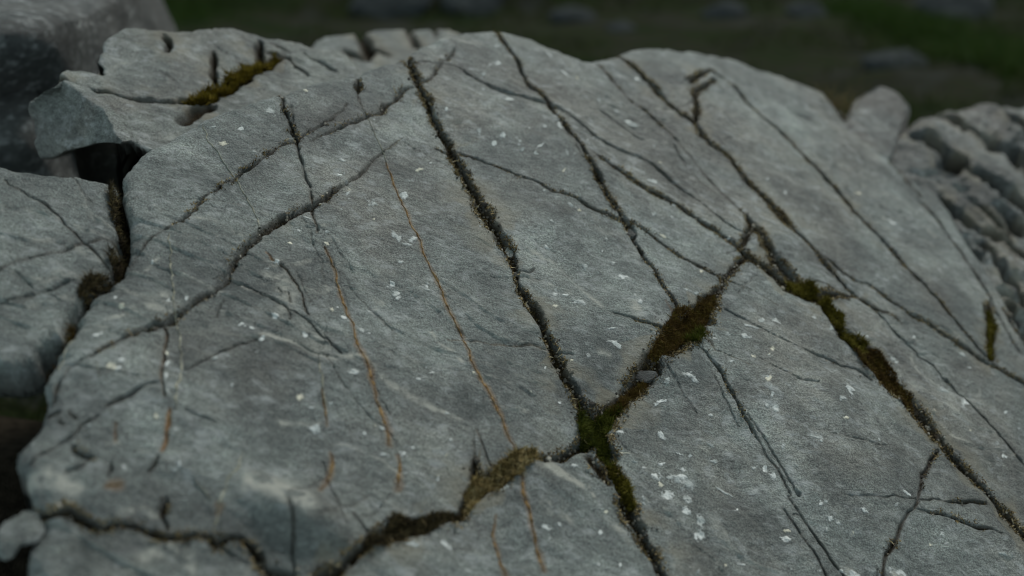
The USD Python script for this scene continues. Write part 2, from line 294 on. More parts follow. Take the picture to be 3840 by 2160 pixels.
        ix = ndimage.distance_transform_edt(lab == 0, return_distances=False, return_indices=True)
        self.lab = lab[tuple(ix)]
        self.keep = (drop > -0.93 * fl) & (dist > -0.28)
    def height(self, xy):
        xy = np.atleast_2d(xy); return self.hz(np.stack([np.log(np.maximum(xy[:, 1], .01)), xy[:, 0] / xy[:, 1]], 1))
    def normal(self, xy):
        xy = np.atleast_2d(xy); n = self.nz(np.stack([np.log(xy[:, 1]), xy[:, 0] / xy[:, 1]], 1)); return n / np.linalg.norm(n, axis=1, keepdims=True)
    def unwarp(self, xy):
        """From the measured plan to the warped sheet."""
        xy = np.atleast_2d(xy); return xy - self.un(np.stack([np.log(xy[:, 1]), xy[:, 0] / xy[:, 1]], 1))
    def label_at(self, px):
        p = on_plane([px], self.plane)[0][0]
        return self.lab[np.clip(np.searchsorted(self.L, math.log(p[1])), 0, len(self.L) - 1), np.clip(np.searchsorted(self.Q, p[0] / p[1]), 0, len(self.Q) - 1)]
    def emit(self, label, name, mat, parent):
        ny, nq = self.lab.shape
        cellk = (self.lab[:-1, :-1] == label) & self.keep[:-1, :-1] & self.keep[1:, :-1] & self.keep[:-1, 1:] & self.keep[1:, 1:]
        r, c = np.nonzero(cellk)
        if len(r) < 4: return None
        a = r * nq + c; quads = np.stack([a, a + 1, a + nq + 1, a + nq], 1)
        ids, inv = np.unique(quads, return_inverse=True); q = inv.reshape(quads.shape)
        f = np.vstack([q[:, [0, 1, 2]], q[:, [0, 2, 3]]])
        v = self.P.reshape(-1, 3)[ids]
        path = numbered(f'{parent.GetPath()}/{name}')
        m = UsdGeom.Mesh.Define(stage, path)
        m.CreatePointsAttr(Vt.Vec3fArray.FromNumpy(v.astype(np.float32)))
        m.CreateFaceVertexCountsAttr(Vt.IntArray.FromNumpy(np.full(len(f), 3, np.int32)))
        m.CreateFaceVertexIndicesAttr(Vt.IntArray.FromNumpy(f.astype(np.int32).ravel()))
        m.CreateSubdivisionSchemeAttr('none')
        m.CreateNormalsAttr(Vt.Vec3fArray.FromNumpy(self.N.reshape(-1, 3)[ids].astype(np.float32))); m.SetNormalsInterpolation('vertex')
        for k, arr in (('growth', self.growth), ('wear', self.wear)):
            UsdGeom.PrimvarsAPI(m).CreatePrimvar(k, Sdf.ValueTypeNames.Color3fArray, 'vertex').Set(Vt.Vec3fArray.FromNumpy(arr.reshape(-1, 3)[ids].astype(np.float32)))
        UsdShade.MaterialBindingAPI.Apply(m.GetPrim()).Bind(UsdShade.Material.Get(stage, '/World/Looks/' + mat))
        return m.GetPrim()

# ================================================================== survey of the fractures
def C(text, dep=1.0, stain=0.8, rust=0.0, sep=0): return ('c', tp(text), dep, stain, rust, sep)
MAIN = [
 # the long straight joint down to the fork
 C('10 995,385,22 1045,490,26 1090,610,26 1150,700,26 1215,840,28 1270,930,32 1310,1000,32 1350,1090,34 1400,1190,36 1440,1270,38 1490,1360,38 11 1530,97,38 1580,170,38 1620,260,38 1680,360,40 1740,440,46 1760,500,34 1790,580,24 1830,690,22 1880,790,26 1925,860,30 21 60,1000,32 120,1130,34 180,1240,36 230,1330,36 290,1440,38 22 300,90,40 350,180,44 400,270,56 450,360,80', 1.0, 1.0, 0, 1),
 # fork to the upper right
 C('22 460,380,105 520,260,70 620,160,46 720,60,44 21 740,1400,60 840,1310,68 920,1220,80 1030,1130,112 1130,1060,112 1210,950,84 1250,870,64 1290,790,40 1340,720,22 1380,660,22 1430,620,20 1480,570,20 1550,510,20', 0.62, 1.0, 0, 1),
 # fork down to the right
 C('22 460,380,105 520,520,76 560,620,54 600,720,48 650,830,50 690,930,54 740,1040,50 800,1140,42 860,1230,42 900,1320,38 950,1449,36 1010,1560,36', 0.9, 1.0, 0, 1),
 C('22 400,555,40 470,640,52 540,740,40', 0.35, 1.0, 0, 0),
 # fork to the lower left
 C('22 440,430,60 320,500,30 230,550,26 130,600,26 60,620,28 12 1900,610,34 1800,670,40 1700,745,44 1600,815,50 1520,880,54 1450,960,40 1400,1015,26 1280,1060,28 1150,1070,42 1050,1095,48 950,1130,46 850,1195,36 760,1260,30 660,1325,28 560,1380,36 450,1445,50 380,1520,50 300,1720,50 300,2300,50', 1.0, 1.0, 0, 1),
 # the right hand joint
 C('20 400,1100,5 470,1150,8 560,1210,10 650,1260,12 750,1320,14 850,1380,14 950,1430,14 21 1050,120,14 1150,180,15 1240,240,16 1320,300,16 1400,360,18 1480,420,22 1550,490,28 1640,550,28 1730,620,30 1800,680,34 31 240,730,50 330,770,56 430,810,44 480,860,32 540,940,38 600,1020,42 660,1090,56 740,1160,70 800,1220,84 870,1290,92 920,1372,106 32 990,80,86 1070,150,68 1140,230,60 1210,330,52 1290,430,48 1340,500,44 1400,560,46 1480,640,42 1560,720,34 1640,820,32 1710,910,34 1790,980,36 1870,1060,38 1932,1130,40 2010,1200,40', 0.62, 1.0, 0, 1),
 C('10 1050,460,8 1150,465,7 1270,490,8 1350,500,8 1450,540,9 1550,590,9 1650,650,10 1750,690,10 1850,725,10 1932,745,10 20 120,780,10 250,850,10 340,920,10 440,985,9 540,1040,9 660,1090,8 760,1130,8 850,1190,10 950,1260,11 1060,1340,11 1150,1400,10 21 1230,110,9 1310,180,9 1400,250,9 1480,300,9 1560,330,9', 0.9, 0.45),
 C('20 480,460,7 560,540,9 650,640,7 740,740,9 830,810,10 900,880,9 970,940,6 1040,1010,6 1110,1090,6 1180,1170,6 1250,1260,6 1320,1340,6 1380,1410,6 21 1400,70,8 1470,140,9 1530,200,14 1590,270,30 1640,340,30 1690,420,36 1750,510,42 1810,590,50 1870,660,60 31 260,690,60 320,740,50', 0.7, 0.9, 0, 1),
 C('21 1590,290,20 1550,360,20 1500,420,20', 0.9, 0.9), C('21 1500,460,8 1420,470,4', 0.8, 0.6),
 C('31 430,805,30 520,785,30 620,790,28 700,785,22 760,810,26 840,860,24 900,890,16 960,910,12 1050,980,5', 0.5, 1.0),
 C('31 560,740,12 500,700,10 430,690,9 360,700,9', 0.6, 0.9),
 C('20 600,390,12 680,440,16 760,500,20 840,570,22 900,640,22 950,710,22 1010,770,22 1080,840,22 1150,890,24 1190,930,26 1220,990,22 1290,1050,20 1370,1100,20 1430,1150,18 1470,1220,18 1530,1290,20 1600,1370,22 1670,1440,22 21 1660,60,24 1730,140,26 1800,220,26 1870,290,26 31 110,150,28 180,230,28 250,300,28 330,370,24 400,440,14 460,510,12 520,580,18 580,640,8 640,700,8 700,760,10 760,810,14', 0.9, 1.0, 0, 1),
 C('31 400,440,8 470,490,8 540,540,9 620,600,9 700,650,10 790,690,10 870,740,10 960,800,10 1050,860,11 1130,920,13 1210,970,16 1290,1030,19 1380,1090,20 1480,1150,19 1570,1210,19 1650,1250,32 1750,1300,30 1850,1360,26 1932,1400,28 2030,1450,28', 0.9, 0.9, 0, 1),
 C('31 850,890,8 930,960,7 1010,1050,7 1100,1130,7 1180,1200,8 1270,1270,8 1340,1350,7 1400,1410,7 32 1380,0,7 1460,90,7 1550,190,7 1640,290,8 1720,390,8 1790,470,9 1860,560,9 1932,630,9 1990,700,9', 1.4, 0.5),
 C('20 1270,500,14 1350,560,14 1430,620,13 1500,690,13 1570,760,12 1640,830,12 1720,890,14 1790,930,16 1860,990,14 30 310,1070,14 380,1140,18 450,1210,20 520,1290,18 590,1370,18 650,1430,20 31 640,60,20 710,150,22 790,230,22 860,310,20 930,400,20 1000,480,18 1060,560,16 1130,640,14 1200,710,13 1270,790,13 1350,870,13 1420,950,13 1500,1040,14 1570,1120,16 1650,1210,16', 1.0, 0.9, 0, 1),
 C('20 1275,510,18 1200,545,20 1140,580,22 1145,615,14', 1.2, 1.0), C('20 1310,585,8 1220,640,20 1180,670,20 1165,740,18 1185,800,20 1175,870,20 1165,905,20', 1.1, 1.0),
 C('31 1120,40,6 1200,90,12 1280,180,11 1360,280,11 1430,380,10 1500,490,9 1560,590,8 1640,700,8 1700,810,8 1760,940,7 1820,1050,7 1900,1180,7', 1.2, 0.7),
 C('31 1780,850,8 1830,950,14 1900,1060,15 1960,1130,15', 1.2, 0.8), C('31 1690,820,14 1680,930,24 1690,1020,26 1690,1120,22 1685,1240,24', 0.8, 1.0),
 C('30 540,700,18 620,800,22 700,880,20 780,940,8', 0.9, 1.0), C('30 860,900,8 920,1050,12 1000,1160,10 1100,1230,16 1110,1290,16 1200,1400,9', 1.0, 0.7),
 C('30 220,770,4 330,800,9 400,830,7 450,870,3', .9, .4),
 # left side
 C('10 1360,385,8 1300,460,11 1230,520,9 1170,580,10 1130,600,10', 1.0, 0.7),
 C('10 1060,640,10 1000,670,12 920,710,14 860,750,16 820,790,14 740,825,11 660,860,10 570,900,13 480,940,12 400,980,12 320,1020,6', 1.0, 0.75),
 C('10 590,760,3 500,840,7 400,900,8 300,960,9 220,1010,14 140,1040,14 60,1090,13 0,1130,13 00 1850,1190,16 1760,1260,18 1680,1330,18 1600,1410,16 01 1500,130,17 1430,200,17 1370,270,18 1300,320,18 1240,370,12 1160,420,8 1080,480,8 1010,540,7 930,600,5 890,620,5', 1.0, 0.85),
 C('10 90,660,7 120,770,10 160,860,13 200,950,14 220,1010,16', 1.2, 0.95), C('10 175,760,6 190,840,7 190,930,7', .8, .7),
 C('10 220,1010,8 245,1110,8 270,1210,7 295,1310,7 320,1420,7', 1.3, 0.6),
 C('11 320,60,7 330,110,8 345,220,7 370,330,6', 1.2, 0.6, .2),
 C('10 665,560,5 675,610,22 665,680,8 690,760,4', 1.0, .9),
 C('10 930,1000,3 850,1070,5 780,1140,6 700,1200,8 620,1270,10 540,1320,11 470,1370,13 400,1430,13 11 430,50,14 340,110,15 250,160,15 170,200,17 80,240,22 0,310,17 01 1870,400,20 1800,480,17 1750,560,14 1700,640,14 1670,720,12 1650,760,12 1560,820,12 1480,870,13 1400,930,13 1320,990,15 1250,1050,18 1180,1085,16 1080,1130,14 980,1180,14 900,1230,12 820,1290,14 740,1340,12 650,1390,11 570,1440,10 02 540,100,9 480,130,12 440,190,12 400,270,8', 1.0, 0.85, 0, 1),
 C('01 1700,640,10 1640,700,9 1560,730,4', .8, .6), C('01 1690,720,4 1780,750,5 1880,800,6 11 0,830,5 60,860,6 130,900,6 180,950,6 240,990,5 300,1020,5 350,1060,6 400,1110,6 450,1160,6 510,1220,7 560,1270,5', 1.5, 0.7),
 C('11 70,570,5 130,620,5 180,690,5 220,750,5 250,820,5 280,900,5 310,980,5', 1.4, 0.6, .2), C('11 0,500,6 20,545,8 70,570,6', .8, .2, .8),
 C('11 100,770,3 130,830,4 175,830,4 170,890,3', 1.2, .5), C('11 160,940,3 180,1000,4 165,1030,3', 1.2, .5),
 C('01 1220,1100,8 1225,1200,7 1215,1300,7 1215,1449,7 02 1225,180,7 1240,290,8', 1.2, 0.6, .3), C('02 1270,390,9 1260,470,10 1230,550,9 1190,620,8', .5, .2, .9),
 C('02 1170,660,8 1140,700,13 1090,750,8', 1.2, .9),
 C('01 1932,1150,5 1820,1200,8 1720,1250,9 1620,1300,10 1520,1360,9 1440,1410,8 1370,1449,8 02 1370,70,8', 1.2, 0.5),
 C('02 1220,180,8 1150,190,12 1070,235,12 980,265,12 900,300,12 820,320,7', 1.1, 0.6), C('02 760,380,6 650,440,8 540,510,13 450,560,8 380,600,5 300,640,7 240,680,10', 1.0, 0.7),
 C('02 360,355,14 430,355,11 460,355,5', 1.0, 1.0), C('02 540,365,7 600,390,7', 1.0, .9), C('02 450,410,8 490,425,6', 1, .9),
 C('02 570,580,12 570,620,12 640,650,22 690,660,18 650,710,14 590,750,12 510,775,6', 1.1, .9), C('02 835,690,7 835,750,12 810,795,8', 1.1, .9),
 C('02 1190,900,8 1160,1000,26 1160,1040,20 1200,1110,16', .8, 1.0),
 C('01 1640,860,3 1610,920,4 1575,1000,3', 1.2, .4), C('02 880,430,6 870,540,7', .6, .5, .5),
 C('12 1493,450,4 1505,560,9 1520,680,22 1530,780,34', .5, 1.0), C('12 1510,420,3 1570,560,3 1630,690,4', 1.1, .4, .2),
 # centre
 C('10 1220,1040,9 1290,1070,12 1400,1080,10 1500,1120,10 1600,1160,10 1700,1210,10 1800,1260,10 1932,1300,10 20 70,1340,10 140,1390,10 250,1420,10 21 200,40,11 300,90,12 400,150,12 480,190,12 560,220,13 620,250,14 720,270,12 800,310,12 900,370,12 1000,440,12 1100,500,12 1200,560,13 1300,620,14 1370,660,12 1450,690,8 1520,720,7 1620,770,4 1700,810,3 1760,840,2', 1.0, 0.9, 0.1, 1),
 C('10 1655,225,14 1700,290,14 1760,370,13 1810,450,12 1850,530,16 1932,640,18 20 50,700,18 100,770,16 160,850,8 220,910,13 270,990,13 330,1060,12 380,1130,14 420,1200,18 450,1270,20 490,1330,18 520,1400,22 21 550,90,24 600,160,20 640,220,20 690,290,34 710,340,22 740,400,14 780,470,14 830,540,14 880,610,15 920,690,14 960,760,13 1010,830,12 1050,890,11 1060,930,10', 1.0, 0.95, 0, 1),
 C('20 200,900,4 250,1000,5 310,1080,5 370,1190,4', .9, .5), C('21 540,150,8 590,190,10', .9, .9),
 C('21 960,830,2 1000,900,3 1030,950,4', .8, .3, .4), C('21 530,910,3 620,940,5 720,970,7 800,1000,9 880,1030,13 950,1060,16', 1.0, 0.8),
 C('21 1380,890,8 1460,940,8 1560,1000,6 1660,1050,5 1760,1100,5 1850,1140,6 31 350,1190,10 420,1220,11 500,1250,10 580,1290,7 680,1320,8 760,1350,10 830,1410,8', 1.2, 0.5),
 C('21 1180,1160,6 1260,1210,8 1310,1290,11 1360,1370,14 22 1360,0,14 1420,100,15 1490,200,15 1540,290,17 1590,380,12 1650,470,8 1720,570,6 1780,660,5 1840,760,5 1880,830,5 32 240,830,4 270,880,5 330,970,6 400,1080,8 460,1160,8 530,1260,8 600,1350,12 660,1430,16 700,1500,14', 1.1, 0.75),
 C('22 1300,0,3 1370,120,3 1430,240,3 1500,350,3', 1.3, .3), C('22 1570,280,5 1640,400,5 1720,510,5 1790,620,5 1850,730,5 32 270,790,6 310,830,10', 1.2, .5),
 C('32 210,920,4 250,980,5 320,1080,5 380,1180,6 450,1280,7 510,1370,7 550,1440,6 590,1520,6', 1.2, 0.6), C('32 280,975,4 330,980,5', 1, .5),
 C('32 1300,540,14 1250,610,15 1210,700,13 1190,790,10 1150,870,8 1110,960,8 1060,1050,8 1020,1130,9 990,1210,15 960,1280,11 940,1360,11 910,1449,10 890,1520,10', 1.0, 0.85, 0, 1),
 C('32 890,1370,6 870,1450,8', 1, .8),
 C('32 1110,940,6 1180,970,7 1260,990,10 1340,1000,11 1420,1025,13 1500,1050,14 1590,1080,15 1680,1100,12 1770,1135,5', 0.8, 0.9), C('32 600,860,2 760,870,3 900,875,3 1040,880,3 1180,890,6 1300,895,7 1420,905,9 1540,915,15 1650,930,18', 0.9, 0.8),
 C('31 0,1260,3 80,1310,3 180,1370,3 300,1420,3 32 280,50,5 360,80,5 440,100,3', 1.3, 0.3),
 C('20 450,760,4 540,820,6 620,870,6 700,920,7 790,980,6 850,1000,3', 1.1, 0.25), C('20 1000,1010,4 1050,1090,10 1120,1200,5 1200,1300,5 1300,1380,6', 0.9, 0.4),
 C('20 1150,740,3 1000,790,6 950,795,4', .9, .5), C('20 1240,790,3 1320,800,7', .9, .5),
 C('11 1300,1090,2 1500,1100,3 1620,1115,3 1800,1130,4 21 0,1140,5 90,1160,6', .9, .3, .25), C('21 190,1170,8 260,1180,6', .9, .9), C('11 1830,610,7 1900,620,8 21 20,590,4', .9, .9),
 C('21 1480,770,3 1560,690,5 1630,630,3', 1.1, .4), C('21 1240,1090,3 1320,1200,4 1400,1240,4 1550,1310,2', 1, .4, .2),
 # lower left joint that cuts off the bottom block
 C('02 100,1010,40 240,1010,30 380,1030,24 520,1020,30 600,1055,30 700,1090,26 850,1080,18 960,1100,20 1060,1130,22 1150,1180,26 1280,1180,30 1400,1160,20 1500,1190,22 1560,1235,26 1650,1205,20 1760,1200,26 1830,1270,34 1880,1350,36 12 0,1400,36 100,1450,40 200,1500,44 260,1640,44 300,1760,44', 1.0, 1.0, 0, 1),
 C('02 1600,1220,6 1680,1310,12 1780,1370,8', 1, .8), C('12 205,1020,4 215,1150,9 210,1300,12 210,1440,12', .8, .8),
 C('12 650,1080,3 740,1170,8 800,1230,5', .9, .7), C('12 1350,1070,8 1355,1140,4', .8, .5),
 # left hand slab
 C('01 60,30,3 130,80,4 250,150,5 350,210,8 440,280,8 510,360,6 580,440,6 640,490,8 720,550,9 790,610,8', 1.1, .6, .1),
 C('01 870,400,14 780,430,10 640,480,6 540,500,8 440,540,7 330,580,3 150,640,3 0,700,3', 1.0, .6), C('01 560,755,10 480,770,12 400,810,13 320,840,11 220,870,8 100,905,7 0,940,9', 1.1, .7), C('01 340,835,8 260,880,9 180,915,6', 1, .6),
 C('01 160,710,3 290,830,5 350,840,4 430,880,4 470,900,4', .9, .4),
]
hr = np.random.default_rng(19)
for k in range(30):     # hairlines: short, nearly straight, following the two main fracture directions
    u, v = (hr.uniform(250, 1500), hr.uniform(600, 2000)) if k % 3 else (hr.uniform(1500, 3500), hr.uniform(500, 2050))
    a = hr.choice([-.62, .95, 1.15, .30]) + hr.normal() * .14; L_ = hr.uniform(90, 330); n_ = 7; t_ = np.linspace(-.5, .5, n_)
    pts = np.c_[u + t_ * L_ * math.cos(a) + np.cumsum(hr.normal(size=n_)) * 4, v + t_ * L_ * math.sin(a) + np.cumsum(hr.normal(size=n_)) * 4, np.array([1, 2, 3, 3, 3, 2, 1]) * hr.uniform(.45, .85)]
    MAIN.append(('c', pts, 1.0, .25, 0.0, 0))
VEINS = [('rust_vein', t) for t in (
 '11 410,430,3 450,540,4 485,640,5 520,740,5 555,840,5 585,940,5 620,1040,6 650,1140,6 680,1240,8 735,1340,7 775,1449,7 12 790,110,6 825,220,6 855,340,8 880,470,8 900,560,10',
 '12 945,640,6 960,740,9 965,830,14 962,880,10', '10 870,1150,3 900,1240,4 940,1330,5 975,1430,5 11 990,110,4 1030,220,5 1080,340,5 1130,460,5 1180,570,4 1230,670,6 1280,780,6 1320,890,6 1370,990,6 1420,1100,5 1470,1210,5 1520,1310,6 1570,1430,7 12 1600,110,8 1650,230,8 1700,360,8 1745,470,7 1790,570,4',
 '12 430,180,3 438,300,4 450,430,4', '12 462,610,4 465,680,7 445,780,13 435,830,12 405,885,8', '12 1840,740,5 1860,850,8 1890,960,7 1920,1080,7 22 20,1160,8 40,1260,8 65,1400,7', '12 1665,1020,3 1670,1150,5 1700,1280,7 1730,1440,9',
 '02 1580,1020,7 1600,980,9', '02 790,870,7 850,850,14 880,830,6')] + [('pale_vein', t) for t in (
 '11 405,1290,4 425,1449,6 12 435,100,6 445,200,5 448,330,6', '02 1790,620,6 1770,700,7 1700,800,9 1650,880,9 1600,970,8 1560,1080,12 1545,1150,10',
 '01 1262,420,4 1265,560,5 1270,700,5 1285,850,6 1290,1000,4 1320,1150,5 1340,1300,5 1350,1449,6 02 1345,100,6 1325,220,7 1320,400,6', '00 1470,900,3 1520,1000,4 1600,1130,4 1680,1250,4 01 1750,20,4 1800,140,4 1860,260,4 1890,330,4',
 '02 780,20,4 780,140,4', '01 590,1180,5 530,1280,7 495,1380,8 02 490,60,9', '10 690,760,2 730,840,3 760,930,3 800,1010,3 840,1070,3 870,1150,3', '02 1420,790,3 1480,880,5 1550,950,4', '10 850,1070,2 980,970,2')]
PALES = [(tp(t), a) for t, a in (
 ('11 60,560,40 120,700,70 150,850,70 120,1000,60', .8), ('11 0,1140,30 100,1180,26 220,1200,24 330,1240,24 400,1290,30 520,1305,36 600,1290,36 700,1300,30', 1.2), ('11 250,1000,50 330,1100,70 420,1200,60', .8),
 ('11 1170,1040,16 1240,1130,14 1350,1200,18 1430,1270,18', 1.), ('12 780,20,30 820,50,34 950,150,34 1100,240,28 1250,300,22 1400,350,16', 1.), ('21 0,470,40 150,540,34 300,670,26 400,780,26 480,880,22', .9),
 ('02 210,790,50 330,800,70 450,820,60 560,890,60', 2.0), ('12 -60,880,80 60,890,90 150,920,90 260,1000,80 330,1060,60', 2.4), ('12 560,1050,22 600,1090,22', 1.2), ('02 780,1040,22 900,1020,24 1030,990,24 1110,1040,24', 1.2),
 ('02 1030,1280,40 1200,1240,60 1330,1290,50 1380,1400,40', 1.8), ('01 1220,860,60 1270,950,50 1100,960,40', 1.), ('01 640,1060,20 800,1050,24 950,1020,24 1000,980,18', .9), ('22 100,690,36 190,740,44 300,780,30 400,800,24 430,850,14', 2.6),
 ('22 80,930,40 180,960,50 260,1030,30', .9), ('10 1120,330,14 1250,300,20 1400,320,24 1550,340,22', .9), ('12 960,1000,40 1100,1010,40', .8), ('22 560,1020,40 650,1090,40', .7), ('22 420,200,40 460,220,30', .6),
 ('32 1350,370,8 1430,430,14 1500,470,18 1570,510,18', 1.4), ('32 1230,10,20 1320,60,16 1400,100,18', 1.2), ('02 820,560,8 900,540,7', .8), ('02 1050,600,10 1160,640,12', 1.2), ('12 120,410,20 260,390,16 380,400,24', .9),
 ('12 480,550,8 640,570,7 760,610,9 830,660,10 960,770,6', 1.), ('01 1280,300,10 1400,290,18 1520,310,14', .8), ('01 1080,640,12 1180,580,14', .9), ('02 1560,350,14 1700,380,12 1800,410,14', 1.), ('21 80,1480,1 90,1490,1', .1),
 ('21 470,1190,30 540,1200,30', .8), ('21 720,860,40 760,960,40', .8), ('12 1500,980,26 1600,880,26 1680,820,20', .9), ('32 1000,1400,36 1080,1440,40', 1.), ('32 660,1370,30 740,1410,34', 1.2), ('11 30,650,30 0,720,40', .8))]

# outlines, in photograph points
BOULDER_EDGE = [(458, 752), (461, 678), (492, 621), (523, 580), (569, 549), (621, 523), (688, 487), (766, 440), (828, 409), (921, 378), (1000, 347), (1052, 336), (1145, 295), (1248, 277), (1331, 274), (1362, 251), (1414, 228), (1507, 207), (1574, 171), (1647, 140), (1725, 109), (1787, 104), (1880, 107), (1942, 120), (2000, 132), (2052, 160), (2119, 190), (2176, 210), (2217, 207), (2310, 189), (2388, 173), (2466, 166), (2518, 168), (2570, 171), (2647, 171), (2725, 186), (2828, 205), (2892, 212), (2985, 230), (3021, 254), (3057, 290), (3099, 321), (3120, 362),
 (3200, 420), (3280, 465), (3340, 560), (3420, 640), (3520, 700), (3600, 830), (3680, 960), (3760, 1090), (3840, 1240), (3960, 1450), (4300, 1700), (4300, 2600), (300, 2600), (100, 2300), (88, 2180), (85, 2090), (120, 2020), (150, 1985), (135, 1950), (115, 1870), (105, 1810), (62, 1740), (60, 1690), (120, 1640), (170, 1560), (173, 1480), (172, 1463), (230, 1395), (228, 1350), (274, 1295), (300, 1255), (287, 1230), (330, 1180), (345, 1155), (372, 1130), (414, 1093), (450, 1046), (473, 1000), (484, 933), (486, 866), (478, 835)]
SLAB_EDGE = [(-400, 600), (-100, 630), (0, 647), (78, 665), (171, 673), (233, 678), (290, 678), (362, 691), (440, 703), (428, 760), (424, 829), (440, 891), (424, 950), (414, 1000), (400, 1052), (370, 1085), (330, 1120), (300, 1166), (258, 1217), (235, 1290), (170, 1310), (146, 1360), (100, 1385), (60, 1395), (0, 1385), (-200, 1380), (-500, 1300)]
MP = (0.797, -0.37, 0.0, 1.0)
STEPS = [(tp('10 320,1020 220,1010 60,1090 00 1760,1260 01 1500,130 1240,370 1010,540'), 0.004, 0.03), (tp('10 850,1070 620,1270 400,1430 11 250,160 0,310 01 1800,480 1700,640 1560,820 1320,990 1080,1130 820,1290'), -0.004, 0.03),
 (tp('21 0,470 150,540 300,670 400,780 480,880'), -0.009, 0.03), (tp('11 0,1140 220,1200 400,1290 600,1290'), -0.009, 0.03), (tp('20 400,1100 560,1210 750,1320 950,1430 21 1150,180 1320,300 1480,420'), 0.004, 0.025), (tp('10 1450,540 1650,650 1850,725 20 120,780 340,920 540,1040 760,1130 950,1260 1150,1400'), 0.004, 0.025),
 (tp('20 450,760 620,870 790,980'), 0.004, 0.03)]
BUMPS = [((1090, 1950), .046, .018, -14, .020), ((1250, 1980), .05, .03, -30, .012), ((2075, 1795), .035, .018, -25, .012), ((250, 1830), .05, .03, 0, .012), ((2960, 1500), .12, .09, 0, .012), ((2420, 1250), .08, .06, 0, .01), ((2150, 220), .10, .10, 0, .006), ((2440, 200), .12, .1, 0, .006), ((520, 1500), .10, .08, 0, .012)]
MAIN += [('c', tp(t) * [1, 1, 2.2], .12, .08, .4, 0) for m_, t in VEINS if m_ == 'rust_vein']
main = Slab(MP, [(BOULDER_EDGE, 1.0, 0), (SLAB_EDGE, 0.5, 0)], MAIN, (-0.88, 0.96), (0.32, 1.75), 1120, 950, roll=0.022, wall=9.0, floor=0.40, under=(0.03, 1.7), bumps=BUMPS, steps=STEPS, pales=PALES, seed=1)

boulder = thing('fractured_boulder', 'big grey boulder split by long dark mossy joints, filling most of the picture', 'boulder')
slab_lab = main.label_at((200, 850)); low_lab = main.label_at((500, 2080))
labels = [l for l in np.unique(main.lab) if l]
left_slab = thing('rock_slab', 'flat grey slab at the left edge across the dark gap from the big boulder', 'rock slab')
low_block = thing('rock_block', 'low grey rock block in the bottom left corner below the ragged joint', 'rock block')
for l in labels:
    if l == slab_lab: main.emit(l, 'stone_body', 'grey_schist', left_slab)
    elif l == low_lab: main.emit(l, 'stone_body', 'grey_schist', low_block)
    else: main.emit(l, 'rock_piece', 'grey_schist', boulder)
print('labels', len(labels), slab_lab, low_lab)

# ------------------------------------------------------------------ veins and lichens that lie on the boulder
def owner(px):
    l = main.label_at(px); return left_slab if l == slab_lab else low_block if l == low_lab else boulder
for i, (mat, t) in enumerate(VEINS):
    pts = tp(t); w3, dep = on_plane(pts[:, :2], MP); seg = np.linalg.norm(np.diff(w3[:, :2], axis=0), axis=1); cum = np.r_[0, np.cumsum(seg)]
    k = max(int(cum[-1] / 0.0016), 4); s = np.linspace(0, cum[-1], k); xy = np.stack([np.interp(s, cum, w3[:, j]) for j in (0, 1)], 1)
    n1 = meshkit.fbm(np.stack([s * 120, np.full(k, i * 5.), np.zeros(k)], 1), 3, 8) - .5; n2 = meshkit.fbm(np.stack([s * 220, np.full(k, i * 5.), np.ones(k)], 1), 3, 9)
    w = np.interp(s, cum, pts[:, 2] * dep / FPX) * np.clip(n2 * 2.6 - .45, .28, 1.5) * np.minimum(1, np.minimum(s, cum[-1] - s) / 0.01 + .05)
    tg = np.gradient(xy, axis=0); tg /= np.linalg.norm(tg, axis=1, keepdims=True); nn = np.stack([-tg[:, 1], tg[:, 0]], 1)
    xy = main.unwarp(xy + nn * n1[:, None] * 0.0028)
    rows = []
    for o in (-.62, -.25, .25, .62):
        p = xy + nn * (w * o)[:, None]; z = main.height(p) + (0.0010 if abs(o) < .5 else -0.0002); rows.append(np.c_[p, z])
    V = np.stack(rows, 1).reshape(-1, 3); a = (np.arange(k - 1)[:, None] * 4 + np.arange(3)).ravel()
    put('mineral_vein', (V, np.stack([a, a + 1, a + 5, a + 4], 1)), mat, owner(pts[len(pts) // 2, :2]))

